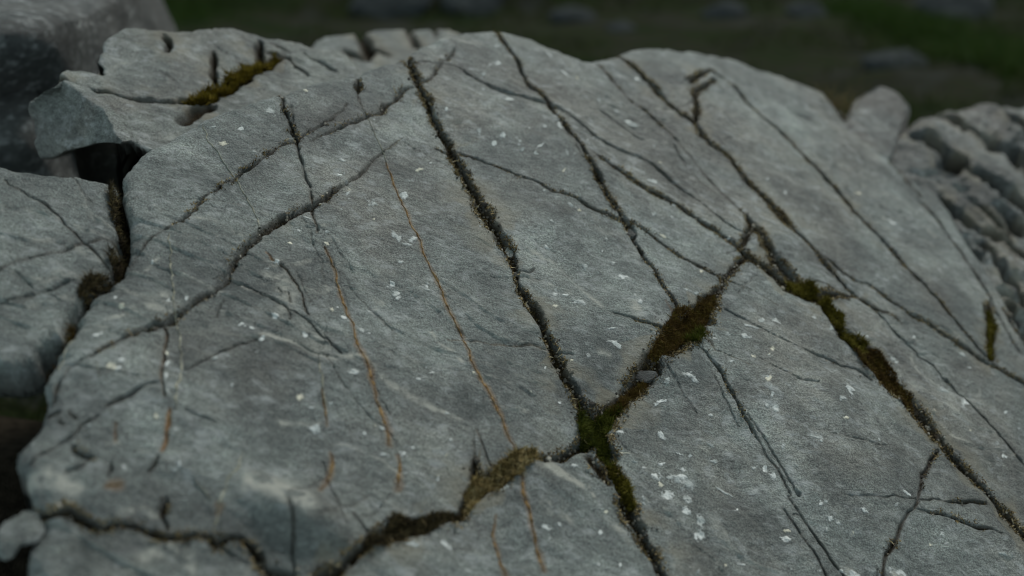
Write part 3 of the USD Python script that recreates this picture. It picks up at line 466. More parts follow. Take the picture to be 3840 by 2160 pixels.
# white crust lichens: sheet, x, y, half length, half width (sheet units), turn in degrees, density
LICHEN = '''10 1310,800,18,14,0 1545,940,18,18,0 1465,650,16,14,30 1580,655,26,12,0 1570,555,22,14,0 1660,470,26,14,20 1670,355,26,18,0 1610,490,16,14,0 1900,950,18,8,0 1110,1200,26,10,0 1180,1150,10,8,0 1040,1275,40,16,0 520,1255,22,9,10 550,1240,10,12,0 540,1140,24,16,20 995,1380,26,22,10 590,1350,10,28,80 1750,740,40,12,10 1720,990,22,12,0 1820,1040,24,24,40 1650,1020,22,14,0 1850,1085,20,16,0 770,850,12,6,0 290,665,20,10,20 30,810,40,28,10 430,540,40,8,8 500,1400,8,5,0
11 585,25,14,22,60 595,70,24,6,0 780,105,46,28,25 400,237,20,9,0 300,220,28,8,10 220,322,16,12,0 255,267,14,6,0 430,325,16,8,0 550,165,14,6,0 555,197,14,5,0 425,410,28,14,30 475,440,10,8,0 945,355,38,22,30 1040,365,38,26,20 1010,405,38,10,10 925,280,16,8,0 980,545,16,14,0 790,220,14,8,0 910,710,26,22,20 935,755,22,26,0 945,795,14,22,40 1165,710,14,22,0 1170,745,14,8,0 728,903,20,15,0 485,920,18,14,30 520,900,10,8,0 560,985,24,24,0 690,1085,24,18,20 735,1105,12,8,0 1155,1340,14,12,0 1195,1383,20,9,0 1505,1360,10,10,0 1490,1402,12,12,0 1485,1435,9,10,0 650,1425,30,18,0 1830,1195,16,14,0 60,565,20,14,0 20,630,28,14,0 150,405,16,12,0 1305,460,10,9,0 75,990,20,20,0 265,1120,20,18,0 1190,565,12,8,0 1250,410,20,10,40 1540,285,10,6,0 750,660,8,6,0
12 650,55,30,20,0 1195,12,18,8,0 1490,30,12,10,0 1485,60,8,12,0 1310,320,24,13,10 835,450,20,14,0 790,435,14,8,30 712,485,18,9,0 640,460,14,7,0 1050,567,20,9,0 1010,620,30,24,20 850,620,32,16,0 1343,522,14,14,0 1305,630,7,20,12 1288,695,10,10,0 1250,775,7,22,22 1220,815,8,26,22 1195,885,14,8,0 1540,375,6,10,0 1100,75,16,6,0 270,235,24,24,0 350,310,24,14,0 365,430,40,34,0 490,285,22,14,10 570,765,18,10,0 1285,1205,44,26,20 1390,1285,22,14,10 1915,130,10,8,0 580,1065,44,10,42 850,780,10,6,0 140,1285,30,20,40 1040,1215,90,22,8 1665,1140,8,12,0 1720,830,50,22,10 1440,1080,16,8,0 1540,1230,12,8,0 1590,1180,14,8,0 1460,1390,20,10,20
20 270,560,36,9,32 215,530,44,9,38 120,420,30,12,40 325,570,14,14,30 760,560,36,12,32 945,345,32,14,0 590,775,26,9,25 480,710,10,10,0 725,875,56,14,28 690,850,26,14,20 915,1185,20,14,0 865,1310,34,16,0 800,1255,18,10,0 880,1040,12,12,40 70,940,14,10,0 250,1130,20,16,20 45,1075,40,8,-30 210,1240,34,6,-60 10,1115,14,14,0 410,1020,50,5,-35 630,740,14,16,40 790,1260,12,6,0 190,930,24,14,40 1290,820,16,10,0 640,760,10,10,0 300,1140,20,5,-40 70,1390,14,10,0 930,400,16,10,0 1690,1310,10,10,0 1810,770,14,12,30
21 280,150,44,14,30 325,180,20,12,40 355,275,9,20,0 140,275,26,10,20 75,30,10,12,40 885,200,20,12,0 1025,120,22,10,20 1020,205,14,14,0 955,350,20,9,20 1080,285,9,8,0 1270,360,16,14,0 520,380,14,9,20 600,545,16,14,0 385,555,18,18,30 660,655,40,16,10 1200,600,18,14,0 505,460,6,8,0 1430,355,14,8,0 90,430,40,14,20 160,780,46,34,20 330,850,60,22,20 240,790,20,10,0 150,880,24,12,20 740,800,18,30,30 770,860,22,22,0 840,880,10,8,0 600,1130,60,16,22 570,1025,24,8,0 390,1210,26,20,-20 275,1245,18,14,0 330,1250,14,10,0 85,1290,8,14,0 1655,980,22,16,0 1740,968,20,24,0 1520,1110,38,18,15 1400,1100,20,10,0 1720,1190,16,14,0 1685,1238,12,9,0 1580,1040,50,12,8 1300,945,14,10,0 1690,1425,20,14,30 1115,1390,46,20,25 970,1405,18,14,0 1590,1255,24,12,20 1430,1290,14,8,0 1160,770,40,10,20 1100,750,12,8,0 920,995,14,8,0 100,20,10,8,0 1300,1120,36,12,20 1850,690,8,6,0
22 205,195,10,22,-15 1125,15,40,18,25 970,40,18,14,0 935,150,50,14,-20 885,180,12,20,20 1280,258,30,14,10 1205,300,12,9,0 1050,245,14,9,0 940,385,44,22,35 1275,470,40,14,30 1035,505,36,10,28 1140,540,28,20,10 1300,560,44,12,12 690,520,36,7,5 740,580,30,8,10 800,610,22,14,10 900,670,46,18,0 960,670,50,24,20 1070,680,70,40,20 1130,740,40,44,60 930,720,30,26,0 995,805,48,42,10 1135,840,42,38,0 1110,935,42,30,10 1215,1020,28,44,-25 1215,1110,44,30,20 1490,938,14,14,20 1690,60,18,24,10 1715,110,12,16,0 1738,180,16,26,0 1700,235,22,16,-30 1760,255,18,30,-30 1815,515,18,18,0 1850,1160,34,20,0 1860,1095,24,8,0 1200,1395,20,28,-20 1310,1400,20,16,0 1610,620,18,24,0 1735,680,20,26,0 1685,635,14,18,0 500,1110,14,14,0 520,950,14,12,0 180,1060,20,16,0 80,1080,40,20,20 480,1330,24,16,10 280,628,30,12,0 120,1160,12,10,0 800,840,20,34,-20 1275,910,10,14,0 1330,970,18,10,20 1480,370,14,14,0 640,380,30,16,0 540,1360,14,10,0 630,1350,10,24,0 1115,1275,10,10,0 1415,1330,16,14,0 1530,1320,36,10,0 1390,780,60,8,30 920,580,24,14,0
31 30,980,24,16,0 125,970,22,28,0 95,1190,16,16,0 60,1237,12,9,0 70,1425,20,16,0 1000,1250,44,14,40 1020,1265,14,10,0 1540,1300,26,10,10 1480,1210,26,12,20 200,40,14,16,0 740,25,20,14,0 430,960,20,12,30 1130,1090,12,8,0 870,1090,24,10,30 990,230,24,10,30 545,1020,20,14,40 790,1100,24,8,40
32 70,60,18,22,0 92,115,12,18,0 115,175,16,28,-10 90,235,20,16,-40 140,255,18,28,-30 660,155,28,54,-20 640,105,24,18,0 635,350,20,9,10 415,465,44,18,10 450,485,16,14,0 192,515,16,18,0 455,910,14,36,0 450,920,34,12,0 505,915,18,8,0 1022,622,14,10,0 770,970,22,16,20 1000,950,16,14,0 1485,185,34,34,20 1360,80,80,20,15 1770,583,26,16,10 600,1050,22,10,20 695,1105,14,18,0 220,1160,34,22,0 215,1098,18,8,0 730,1395,70,26,15 1030,1400,60,30,20 490,1385,12,16,0 280,1360,10,14,0 1270,1198,16,12,20 1100,1200,12,8,0 1330,1130,20,14,20 1380,1205,16,8,0 530,1015,24,14,0 1720,490,18,24,-20 1060,850,40,8,30 1380,1325,12,8,0 1780,1265,34,10,10 1530,1350,16,9,0 500,1070,10,24,0 1800,260,24,10,0 1910,385,10,16,0 740,565,14,9,0 1540,385,6,8,0 600,225,36,14,0 60,630,16,18,0 110,680,20,26,0 880,480,12,10,0
00 1740,935,20,16,10 1850,1110,18,9,0 1640,1050,30,20,10 1560,930,26,10,10
01 1510,190,16,8,0 1130,600,22,12,-40 1890,650,16,12,0 720,1185,28,24,0 935,1395,22,14,0 1235,1300,12,30,0 1250,1410,20,34,10 1770,1050,44,20,25 1840,1090,30,14,30 1850,1265,46,16,30 1600,1350,30,10,-20 1920,1180,20,26,0 930,970,26,14,0 880,910,22,12,0 1240,900,22,14,0 950,1120,14,14,0 1380,880,12,14,0 1450,1240,14,8,0
02 930,80,24,18,0 870,70,34,20,0 1720,185,20,20,0 1315,515,20,16,0 1400,535,18,7,0 1290,750,22,10,0 1330,715,10,16,0 1190,375,20,14,0 1175,430,14,18,0 1175,315,20,8,0 1265,30,26,24,0 1250,140,16,30,0 1260,270,14,36,0 925,725,16,26,0 1330,920,30,12,0 1385,890,24,14,20 690,450,26,8,10 250,550,24,20,0 555,680,24,20,0'''
gx = np.linspace(-2.0, 2.0, 30); GX, GY = np.meshgrid(gx, gx)
kk = 0; found = []
for line in LICHEN.split('\n'):
    toks = line.split(); ox, oy = OFFX[int(toks[0][0])], OFFY[int(toks[0][1])]
    for tok in toks[1:]:
        x, y, a, b, ang = map(float, tok.split(',')); kk += 1
        if a * b < 150 and kk % 3 == 1: continue
        px = (ox + x / 1.932, oy + y / 1.932); r = math.radians(ang)
        dx, dy = GX * a / 1.932, GY * b / 1.932
        U = px[0] + dx * math.cos(r) - dy * math.sin(r); Vv = px[1] + dx * math.sin(r) + dy * math.cos(r)
        w3, _ = on_plane(np.stack([U, Vv], -1).reshape(-1, 2), MP); xy = main.unwarp(w3[:, :2])
        rad = np.sqrt(GX ** 2 + GY ** 2).ravel()
        nz = meshkit.fbm(np.c_[xy * 170, np.full(len(xy), kk * .7)], 4, 21) - .5 + 0.6 * (meshkit.fbm(np.c_[xy * 480, np.full(len(xy), kk * .3)], 3, 22) - .5)
        val = (0.95 - rad) * .8 + nz * 2.3
        t = np.clip(val * 1.6, 0, 1); z = main.height(xy) + 0.00025 + 0.0006 * t
        n = len(gx); idx = np.arange(n * n).reshape(n, n); q = np.stack([idx[:-1, :-1], idx[:-1, 1:], idx[1:, 1:], idx[1:, :-1]], -1).reshape(-1, 4)
        on = val > 0.02; q = q[on[q].sum(1) >= 3]
        if len(q) < 3: continue
        ids, inv = np.unique(q, return_inverse=True)
        found.append((-len(q), kk, owner(px), np.c_[xy, z][ids], inv.reshape(q.shape), np.repeat(np.clip(val[ids] * 1.8, 0, .97)[:, None], 3, 1)))
count = {}; rest = {}
for _, k, o, v, f, cv in sorted(found, key=lambda a: a[:2]):
    key = str(o.GetPath()); count[key] = count.get(key, 0) + 1
    if count[key] <= 290: put('lichen_patch', (v, f), 'cream_lichen' if k % 7 == 3 else 'grey_lichen' if k % 5 in (0, 2) else 'white_lichen', o, prim={'cover': cv})
    else: rest.setdefault(key, []).append((v, f, cv))
for key, parts in rest.items():
    V, Q, o, K = [], [], 0, []
    for v, f, cv in parts: V.append(v); Q.append(f + o); o += len(v); K.append(cv)
    tag(put('lichen_flecks', (np.vstack(V), np.vstack(Q)), 'white_lichen', stage.GetPrimAtPath(key), prim={'cover': np.vstack(K)}), kind='stuff')

# ------------------------------------------------------------------ moss and crevice growth
BLADE_TONE = [None]
def sprout(name, mesh, mat): return put(name, mesh, mat, smooth=False, prim={'tone': BLADE_TONE[0]})
def blades(pos, nrm, length, width, lean=0.7, curl=0.5, segs=2, r=rng):
    """Small tapered leaves, one island each."""
    n = len(pos); rd = r.normal(size=(n, 3)); d = nrm + rd * lean; d /= np.linalg.norm(d, axis=1, keepdims=True)
    side = np.cross(d, r.normal(size=(n, 3))); side /= np.linalg.norm(side, axis=1, keepdims=True)
    bend = np.cross(d, side) * (r.normal(size=(n, 1)) * curl)
    L = np.asarray(length)[:, None] * np.ones((n, 1)); w = np.asarray(width)[:, None] * np.ones((n, 1))
    rows = []
    for k in range(segs + 1):
        t = k / segs; c = pos + d * L * t + bend * L * t * t; ww = w * (1 - t) ** .7 * .5
        rows += [c - side * ww, c + side * ww] if k < segs else [c]
    V = np.stack(rows, 1); m = V.shape[1]; f = []
    for k in range(segs - 1): f += [(2 * k, 2 * k + 1, 2 * k + 3), (2 * k, 2 * k + 3, 2 * k + 2)]
    f.append((2 * segs - 2, 2 * segs - 1, 2 * segs))
    tone = np.clip(.65 * r.random(n) + .5 * meshkit.noise(pos * 90, 77) - .08, 0, 1)
    BLADE_TONE[0] = np.repeat(np.clip(tone[:, None] + np.linspace(-.22, .28, m)[None], 0, 1).reshape(-1, 1), 3, 1)
    return V.reshape(-1, 3), (np.arange(n)[:, None, None] * m + np.array(f)[None]).reshape(-1, 3)
def join(parts):
    v, f, o = [], [], 0
    for a, b in parts: v.append(a); f.append(b + o); o += len(a)
    return np.vstack(v), np.vstack(f)
def in_poly(text, n, slab):
    """n random points of the plan inside a measured outline."""
    poly = Polygon(on_plane(tp(text)[:, :2], slab.plane)[0][:, :2]).buffer(0); x0, y0, x1, y1 = poly.bounds; out = []
    while sum(map(len, out)) < n:
        p = np.c_[rng.uniform(x0, x1, 4 * n), rng.uniform(y0, y1, 4 * n)]; out.append(p[shapely.contains_xy(poly, p[:, 0], p[:, 1])])
    return slab.unwarp(np.vstack(out)[:n])
def cushion(name, label, mat, text, n, slab=None, L=(.004, .009), w=.0011, lift=0.0022, lean=.55, curl=.5, cat='moss', noise=60):
    slab = slab or main; xy = in_poly(text, n, slab); z = slab.height(xy); nr = slab.normal(xy); nr[:, 2] += 1.2; nr /= np.linalg.norm(nr, axis=1, keepdims=True)
    h = meshkit.fbm(np.c_[xy * noise, np.zeros(len(xy))], 3, 31)
    pos = np.c_[xy, z + lift * (h * 2 + .25)]
    k = xy * noise
    l = rng.uniform(*L, n) * (.6 + .8 * h)
    return tag(sprout(name, blades(pos, nr, l, np.full(n, w) * rng.uniform(.6, 1.4, n), lean, curl), mat), label, cat)
cushion('moss_cushion', 'vivid green moss tuft filling the fork where three dark joints meet', 'green_moss', '22 330,250 420,250 450,290 520,200 640,150 640,210 590,290 560,400 560,520 600,620 520,580 430,500 340,480 330,400 345,330', 7000)
cushion('moss_cushion', 'wide brown moss pad in the diagonal joint right of the picture centre', 'brown_moss', '21 1050,910 1150,890 1210,850 1250,790 1310,780 1310,860 1280,930 1240,1010 1215,1090 1140,1150 1060,1160 990,1230 900,1260 830,1240 900,1150 960,1040 1000,980', 9000, lift=.003, L=(.003, .007))
cushion('moss_cushion', 'small bright green moss tuft on the right tip of the brown moss pad', 'green_moss', '21 1150,1090 1180,1040 1225,1040 1230,1100 1180,1150 1100,1150', 1400, L=(.006, .011))
cushion('moss_cushion', 'dark brown and olive moss between fork and brown pad, along the joint', 'brown_moss', '22 560,200 640,120 720,50 790,0 820,10 720,110 640,200 590,240', 2200)
cushion('moss_cushion', 'sparse olive moss in the joint running down from the green fork', 'olive_moss', '22 520,590 590,600 640,690 680,740 720,820 740,880 690,890 640,800 590,720 540,650', 2000)
cushion('moss_cushion', 'yellow green moss blob where the right hand joints run together', 'olive_moss', '31 210,690 300,690 370,720 430,770 430,800 360,800 280,760', 2200, L=(.005, .01))
cushion('moss_cushion', 'bright olive moss strip just below the gravelly branch of the right joint', 'olive_moss', '31 455,840 500,830 540,870 580,930 620,970 640,1030 600,1040 550,980 500,910', 2400, L=(.005, .01))
cushion('moss_cushion', 'olive moss patch at the upper end of the large brown moss lens', 'olive_moss', '31 620,1050 680,1080 750,1100 800,1150 770,1200 700,1200 650,1140', 2000, L=(.005, .009))
cushion('moss_cushion', 'large dark brown moss lens in the right hand joint', 'brown_moss', '31 700,1200 800,1170 880,1200 960,1290 1030,1390 1060,1449 32 1130,150 1150,260 1080,220 980,120 880,40 31 900,1420 800,1330 740,1260', 7000, L=(.003, .006), lift=.003)
cushion('moss_cushion', 'crinkled golden moss band where the lower joint leaves the fork to the left', 'golden_growth', '12 1932,560 1800,600 1700,660 1620,740 1500,820 1430,900 1440,990 1480,1000 1560,900 1650,830 1760,760 1932,650', 9000, L=(.002, .0042), w=.0016, lean=1.0, curl=1.4)
cushion('moss_cushion', 'black moss filling the wide part of the lower left running joint', 'black_growth', '12 930,1060 1010,1050 1100,1040 1200,1020 1330,1010 1400,1010 1300,1070 1180,1110 1050,1150 930,1200 820,1260 740,1300 760,1220 850,1160', 6000, L=(.003, .007))
cushion('moss_cushion', 'dark brown moss hanging on the gap wall beside the left slab', 'black_growth', '01 830,50 880,60 880,200 910,300 900,450 880,560 850,640 790,640 800,520 850,440 850,330 810,230 805,130', 5000, L=(.004, .009), lift=.006)
cushion('moss_cushion', 'black moss in the lower part of the gap beside the left slab', 'black_growth', '01 780,650 860,660 780,760 700,840 640,910 580,860 650,740', 2500)
cushion('moss_cushion', 'dark brown moss in the left gap nearest the bottom left corner', 'brown_moss', '01 510,1040 540,1060 560,1120 480,1190 420,1260 420,1330 330,1420 280,1340 330,1240 450,1160 500,1100', 4000, lift=.008)
cushion('moss_cushion', 'olive moss in the short upright crack near the right edge', 'olive_moss', '31 1655,900 1700,900 1725,1030 1715,1130 1710,1230 1670,1230 1670,1100 1650,980', 1500)
# everything else that grows in the fractures
sx, sw, ss, sid = main.cs
acc = [[], [], []]
for k in range(1):
    n = len(sx); wt = np.clip(sw, .0012, .03) * np.clip(ss, 0, 1) ** 2.2 * (.15 + .85 * sstep(.0025, .008, sw)) * (sw > .0014)
    pick = rng.choice(n, 70000, p=wt / wt.sum()); off = rng.normal(size=(70000, 2)) * (sw[pick] * 0.29 + .0006)[:, None]
    xy = main.unwarp(sx[pick] + off); far = np.linalg.norm(off, axis=1) / (sw[pick] / 2 + .001)
    z = main.height(xy); nr = main.normal(xy); ok = (main.polys[0].buffer(.01).contains(shapely.Point(0, 0)) | True)
    pos = np.c_[xy, z - .0003]; l = rng.uniform(.0010, .0026, len(xy)) * np.clip(.4 + sw[pick] / .014, .45, 1.15); wd = rng.uniform(.0008, .0018, len(xy))
    fringe = (far + rng.normal(size=len(xy)) * .25) > .62
    cl = meshkit.noise(np.c_[xy * 35, np.zeros(len(xy))], 41)
    gold = fringe & (cl + rng.normal(size=len(xy)) * .12 > .36)
    tag(sprout('crevice_growth', blades(pos[~gold], nr[~gold], l[~gold], wd[~gold], 1.0, 1.0), 'black_growth'), 'dark mossy crust growing in the fine cracks of the grey rock', 'moss', kind='stuff')
    tg = np.gradient(sx, axis=0); tg /= np.maximum(np.linalg.norm(tg, axis=1, keepdims=True), 1e-9); nn = np.stack([-tg[:, 1], tg[:, 0]], 1)
    wt = np.clip(sw, 0, .02) * np.clip(ss, 0, 1) ** 3 * (sw > .003); pk = rng.choice(n, 34000, p=wt / wt.sum()); sd_ = rng.choice([-1, 1], 34000)
    off = sd_ * (sw[pk] * .50 + .0004 + np.abs(rng.normal(size=34000)) * (.0012 + sw[pk] * .10)); xy = main.unwarp(sx[pk] + nn[pk] * off[:, None])
    kp = meshkit.fbm(np.c_[xy * 32, sd_ * 3.], 3, 43) + rng.normal(size=34000) * .05 > .47; xy = xy[kp]; m_ = len(xy)
    pos = np.c_[xy, main.height(xy) + .0004]
    tag(sprout('lichen_crumbs', blades(pos, main.normal(xy) * .8, rng.uniform(.0012, .0030, m_), rng.uniform(.0010, .0022, m_), 1.0, 1.3), 'crevice_growth'), 'ochre lichen crumbs lining the edges of the dark joints', 'lichen', kind='stuff')

# grit caught in the joints
ico = trimesh.creation.icosphere(0, 1.0); pk = rng.choice(n, 2600, p=wt / wt.sum()); gxy = main.unwarp(sx[pk] + rng.normal(size=(2600, 2)) * sw[pk][:, None] * .42)
gs = rng.uniform(.0006, .0019, 2600) * (1 + 1.2 * (rng.random(2600) > .96)); gv = np.array(ico.vertices)[None] * (1 + .35 * rng.normal(size=(2600, 12, 1)).clip(-1, 1)) * gs[:, None, None] + np.c_[gxy, main.height(gxy) + gs * .4][:, None]
BLADE_TONE[0] = np.repeat(np.repeat(rng.random(2600), 12)[:, None], 3, 1)
tag(sprout('grit', (gv.reshape(-1, 3), (np.arange(2600)[:, None, None] * 12 + np.array(ico.faces)[None]).reshape(-1, 3)), 'grit_grain'), 'fine stone grit caught along the dark joints of the boulder', 'grit', kind='stuff')
# ------------------------------------------------------------------ small loose stones
def pebble(px, size, label, mat, plane=MP, name='stone', lift=0.0, flat=.7, slab=None, seed=0, yy=None):
    c = on_plane([px], plane)[0][0] if yy is None else at_y(px[0], px[1], yy)
    if slab is not None: c[2] = slab.height(slab.unwarp(c[:2]))[0] + lift
    m = trimesh.creation.icosphere(4, 1.0); v = np.array(m.vertices); r_ = np.random.default_rng(seed)
    for k in range(7):
        n = r_.normal(size=3); n /= np.linalg.norm(n); d = v @ n; v -= np.outer(np.clip(d - r_.uniform(.45, .8), 0, None) * .85, n)
    v *= 1 + .25 * (meshkit.fbm(v * 2.2 + seed, 4, seed) - .5)[:, None]
    v = v * np.asarray(size) * [1, 1, flat]
    x = thing(name, label, 'stone', loc=c); put('stone_body', (v, np.array(m.faces)), mat, x); return x
pebble((2428, 1392), (.012, .011, .004), 'dark rounded stone wedged in the diagonal joint below the brown moss', 'dark_schist', slab=main, lift=.004, seed=3)
pebble((2365, 860), (.010, .009, .009), 'dark lump of stone where two thin cracks cross, right of centre', 'dark_schist', slab=main, lift=.002, seed=4)
pebble((1908, 920), (.007, .012, .006), 'small grey stone wedged in the long straight joint', 'grey_schist', slab=main, lift=.002, seed=5)
for j, (px, s, lb) in enumerate([((80, 2000), (.017, .015, .012), 'pale rounded stone in the dark gap above the bottom left block'), ((30, 2045), (.013, .012, .010), 'small grey stone lowest in the dark gap at the left edge'), ((118, 1945), (.010, .012, .009), 'smallest pale stone tucked under the boulder at the lower left')]):
    pebble(px, s, lb, 'pale_schist', plane=(MP[0] - .03, MP[1], 0), seed=10 + j)

# ------------------------------------------------------------------ the rocks behind
REAR = (0.70, -0.30, 0.0)
rear = Slab(REAR, [([(230, 262), (250, 250), (310, 245), (370, 262), (372, 235), (350, 215), (385, 150), (470, 108), (600, 122), (720, 118), (850, 108), (950, 118), (1120, 150), (1300, 200), (1420, 330), (1100, 520), (700, 650), (590, 600), (520, 560), (455, 530), (415, 465), (370, 400), (300, 345), (240, 303), (214, 292)], 1.0, 0)],
 [C('00 440,550,18 520,600,24 620,640,22 740,660,20 860,690,20 960,710,22 1100,725,24 1250,740,30 1380,735,34 1450,710,44 1540,660,50 1640,610,46 1740,560,42 1840,500,40 1932,460,34 10 60,420,26 150,400,14 300,520,8', 1.2, 1.0, 0, 1),
  C('00 1200,290,22 1215,340,30 1210,380,20', 1.2, 1), C('00 1540,370,16 1545,480,22 1545,580,22 1550,640,20', 1.2, 1), C('00 1870,280,26 1875,380,34 1880,450,30', 1.2, 1), C('00 1690,440,6 1760,470,16 1800,490,16', 1, 1),
  C('10 0,300,8 80,330,10 180,370,9', 1, .7), C('10 0,370,18 100,385,16 170,400,12', 1, .9), C('10 260,360,6 380,430,12 470,490,14 530,520,10', 1, .8), C('00 1340,880,40 1430,810,40 1520,760,30', .8, 1.0),
  C('00 1160,520,5 1280,580,6 1400,600,4', .8, .3), C('00 660,440,16 710,500,16', 1.2, .8)],
 (-0.72, -0.02), (0.80, 2.2), 420, 420, roll=0.010, wall=16.0, floor=0.6, under=(0.02, 2.5), pales=[(tp('00 540,640,16 620,700,20 690,760,16'), 1.2), (tp('00 380,610,24 500,600,18'), 1.2), (tp('00 240,700,10 215,780,12 250,950,12 280,1140,16'), 1.), (tp('00 320,800,60 450,900,70 650,900,60'), .7), (tp('00 750,480,30 900,440,40'), .6), (tp('00 780,950,20 860,1000,24'), 1.)], seed=5, rough=1.4)
rear_rock = thing('cleft_rock', 'pale grey broken rock behind on the left with a mossy cleft', 'rock')
for l in np.unique(rear.lab):
    if l: rear.emit(l, 'rock_piece', 'pale_schist', rear_rock)
top_ = [(lambda q: np.array([q[0], q[1], rear.height(rear.unwarp(q[:2] + [.006, .012]))[0] - .003]))(on_plane([p], REAR)[0][0]) for p in [(240, 300), (300, 345), (370, 400), (415, 465), (457, 532)]]
ta_, tb_ = top_[0], top_[-1]; td_ = (tb_ - ta_)[:2] / np.linalg.norm((tb_ - ta_)[:2]); to_ = np.array([-td_[1], td_[0]]); to_ *= -np.sign(to_[0]) if to_[0] > 0 else 1
fn_ = np.r_[to_ * math.sin(math.radians(62)), math.cos(math.radians(62))]
def on_face(u, v, out=0.0):
    d = rays([(u, v)])[0]; return d * ((np.dot(fn_, ta_ - [0, 0, CAMZ]) + out) / np.dot(fn_, d)) + [0, 0, CAMZ]
rows_ = [[(178, 308), (205, 300), (240, 300), (300, 345), (370, 400), (415, 465), (457, 532)], [(108, 400), (150, 410), (195, 430), (285, 450), (355, 470), (408, 505), (456, 536)], [(146, 604), (172, 600), (215, 585), (292, 560), (350, 545), (400, 537), (455, 541)]]
G_ = np.array([[on_face(u, v, .0) for u, v in row] for row in rows_])
for c_, px_ in ((0, (178, 308)), (1, (205, 300))): G_[0, c_] = on_plane([px_], REAR)[0][0] - [0, 0, .010]
G_ = np.concatenate([(G_[:, :1] - [0, 0, CAMZ]) * 1.07 + [.012, 0, CAMZ], G_], 1); G_[0, 0, 2] -= .01          # the flank turns back on the left
G_ = np.concatenate([G_[:1] + [.010, .012, -.006], G_, G_[-1:] + [.05, .10, -.03]], 0)      # a lip on top, the overhang below
def finer(A, n, ax):
    k = A.shape[ax]; t = np.linspace(0, k - 1, n); a = np.minimum(t.astype(int), k - 2); f = (t - a).reshape([-1 if q == ax else 1 for q in range(3)])
    return np.take(A, a, ax) * (1 - f) + np.take(A, a + 1, ax) * f
G_ = finer(finer(G_, 70, 0), 110, 1)
G_ = ndimage.gaussian_filter(G_, (1.2, 1.2, 0), mode='nearest')
G_ += fn_ * ((meshkit.fbm(G_ * 22, 4, 91) - .5) * .022 + (np.abs(meshkit.fbm(G_ * 55, 4, 92) - .5) - .1) * .016)[..., None]
gi_ = np.arange(70 * 110).reshape(70, 110)
put('broken_face', (G_.reshape(-1, 3), np.stack([gi_[:-1, :-1], gi_[1:, :-1], gi_[1:, 1:], gi_[:-1, 1:]], -1).reshape(-1, 4)), 'pale_schist', rear_rock)
cushion('moss_cushion', 'yellow brown moss in the cleft of the pale rock behind on the left', 'yellow_moss', '00 1330,740 1440,680 1540,620 1640,560 1780,500 1932,440 10 60,400 90,420 20,480 00 1900,500 1760,580 1640,650 1540,720 1470,750', 4200, slab=rear, L=(.006, .013), w=.002, lift=.008)

BACK = (0.50, -0.20, 0.0)
back = Slab(BACK, [([(1080, 200), (1130, 110), (1180, 92), (1300, 70), (1430, 58), (1560, 62), (1680, 70), (1760, 100), (1850, 170), (1800, 420), (1300, 420), (1100, 330)], 1.0, 0)],
 [C('10 300,200,20 300,270,24', 1.2, 1), C('10 390,220,14 390,260,14', 1.2, .8), C('10 620,150,20 670,160,34 690,230,36 720,310,44 740,380,40 740,430,30', 1.2, 1, 0), C('10 730,320,24 800,370,30 880,400,14', 1, 1), C('10 560,390,16 640,420,34 720,450,30', 1, 1), C('10 990,120,22 1030,210,26 1080,320,26', .8, .7), C('10 1180,140,20 1220,250,24', .8, .7), C('10 1220,150,18 1280,190,26 1330,220,22', 1.0, 1), C('10 550,470,24 570,520,24', .8, .8)],
 (-0.38, 0.10), (1.3, 2.6), 200, 200, roll=0.09, wall=2.5, floor=0.5, seed=8, rough=1.4)
back_rock = thing('rounded_rock', 'rounded grey rock with upright dark cracks behind the crest of the boulder', 'rock')
for l in np.unique(back.lab):
    if l: back.emit(l, 'rock_piece', 'pale_schist', back_rock)

RIGHT = (0.72, -0.36, 0.0)
right = Slab(RIGHT, [([(3340, 470), (3400, 430), (3461, 395), (3565, 358), (3700, 352), (3900, 375), (4200, 420), (4300, 1500), (3900, 1350), (3700, 1100), (3600, 930), (3480, 760), (3380, 640), (3310, 540)], 1.0, 0)],
 [C('30 1350,780,50 1450,850,70 1600,950,80 1750,1040,90 1932,1130,90 2050,1200,90', 4.4, 1), C('30 1150,940,30 1250,980,50 1330,1040,50 1400,1100,40 1500,1130,30', 4.9, 1), C('30 1350,1150,40 1450,1170,50 1520,1150,30', 4.9, 1), C('30 1560,1220,50 1680,1260,60 1800,1350,60 1932,1449,60', 4.4, 1),
  C('31 1350,50,30 1450,150,50 1600,270,70 1750,330,70 1932,420,70', 3.7, 1), C('31 1520,400,50 1600,500,40', 4.9, 1), C('31 1650,400,40 1720,500,40', 4.9, 1), C('31 1750,550,40 1850,650,50 1932,780,50', 4.9, 1), C('31 1800,120,60 1900,200,60', 3.7, 1), C('31 1560,60,30 1700,160,50 1800,250,50', 3.2, 1), C('30 1780,800,30 1900,900,40 1990,980,40', 4.4, 1), C('31 1850,850,30 1932,1000,30', 5.1, .9)],
 (0.22, 0.75), (0.75, 2.0), 320, 320, roll=0.06, wall=3.0, floor=0.5, seed=12, rough=4.0, lumps=2.2, ledges=.02)
right_rock = thing('ridged_rock', 'ridged broken rock with deep dark furrows at the right edge', 'rock')
for l in np.unique(right.lab):
    if l: right.emit(l, 'rock_piece', 'ridged_schist', right_rock)

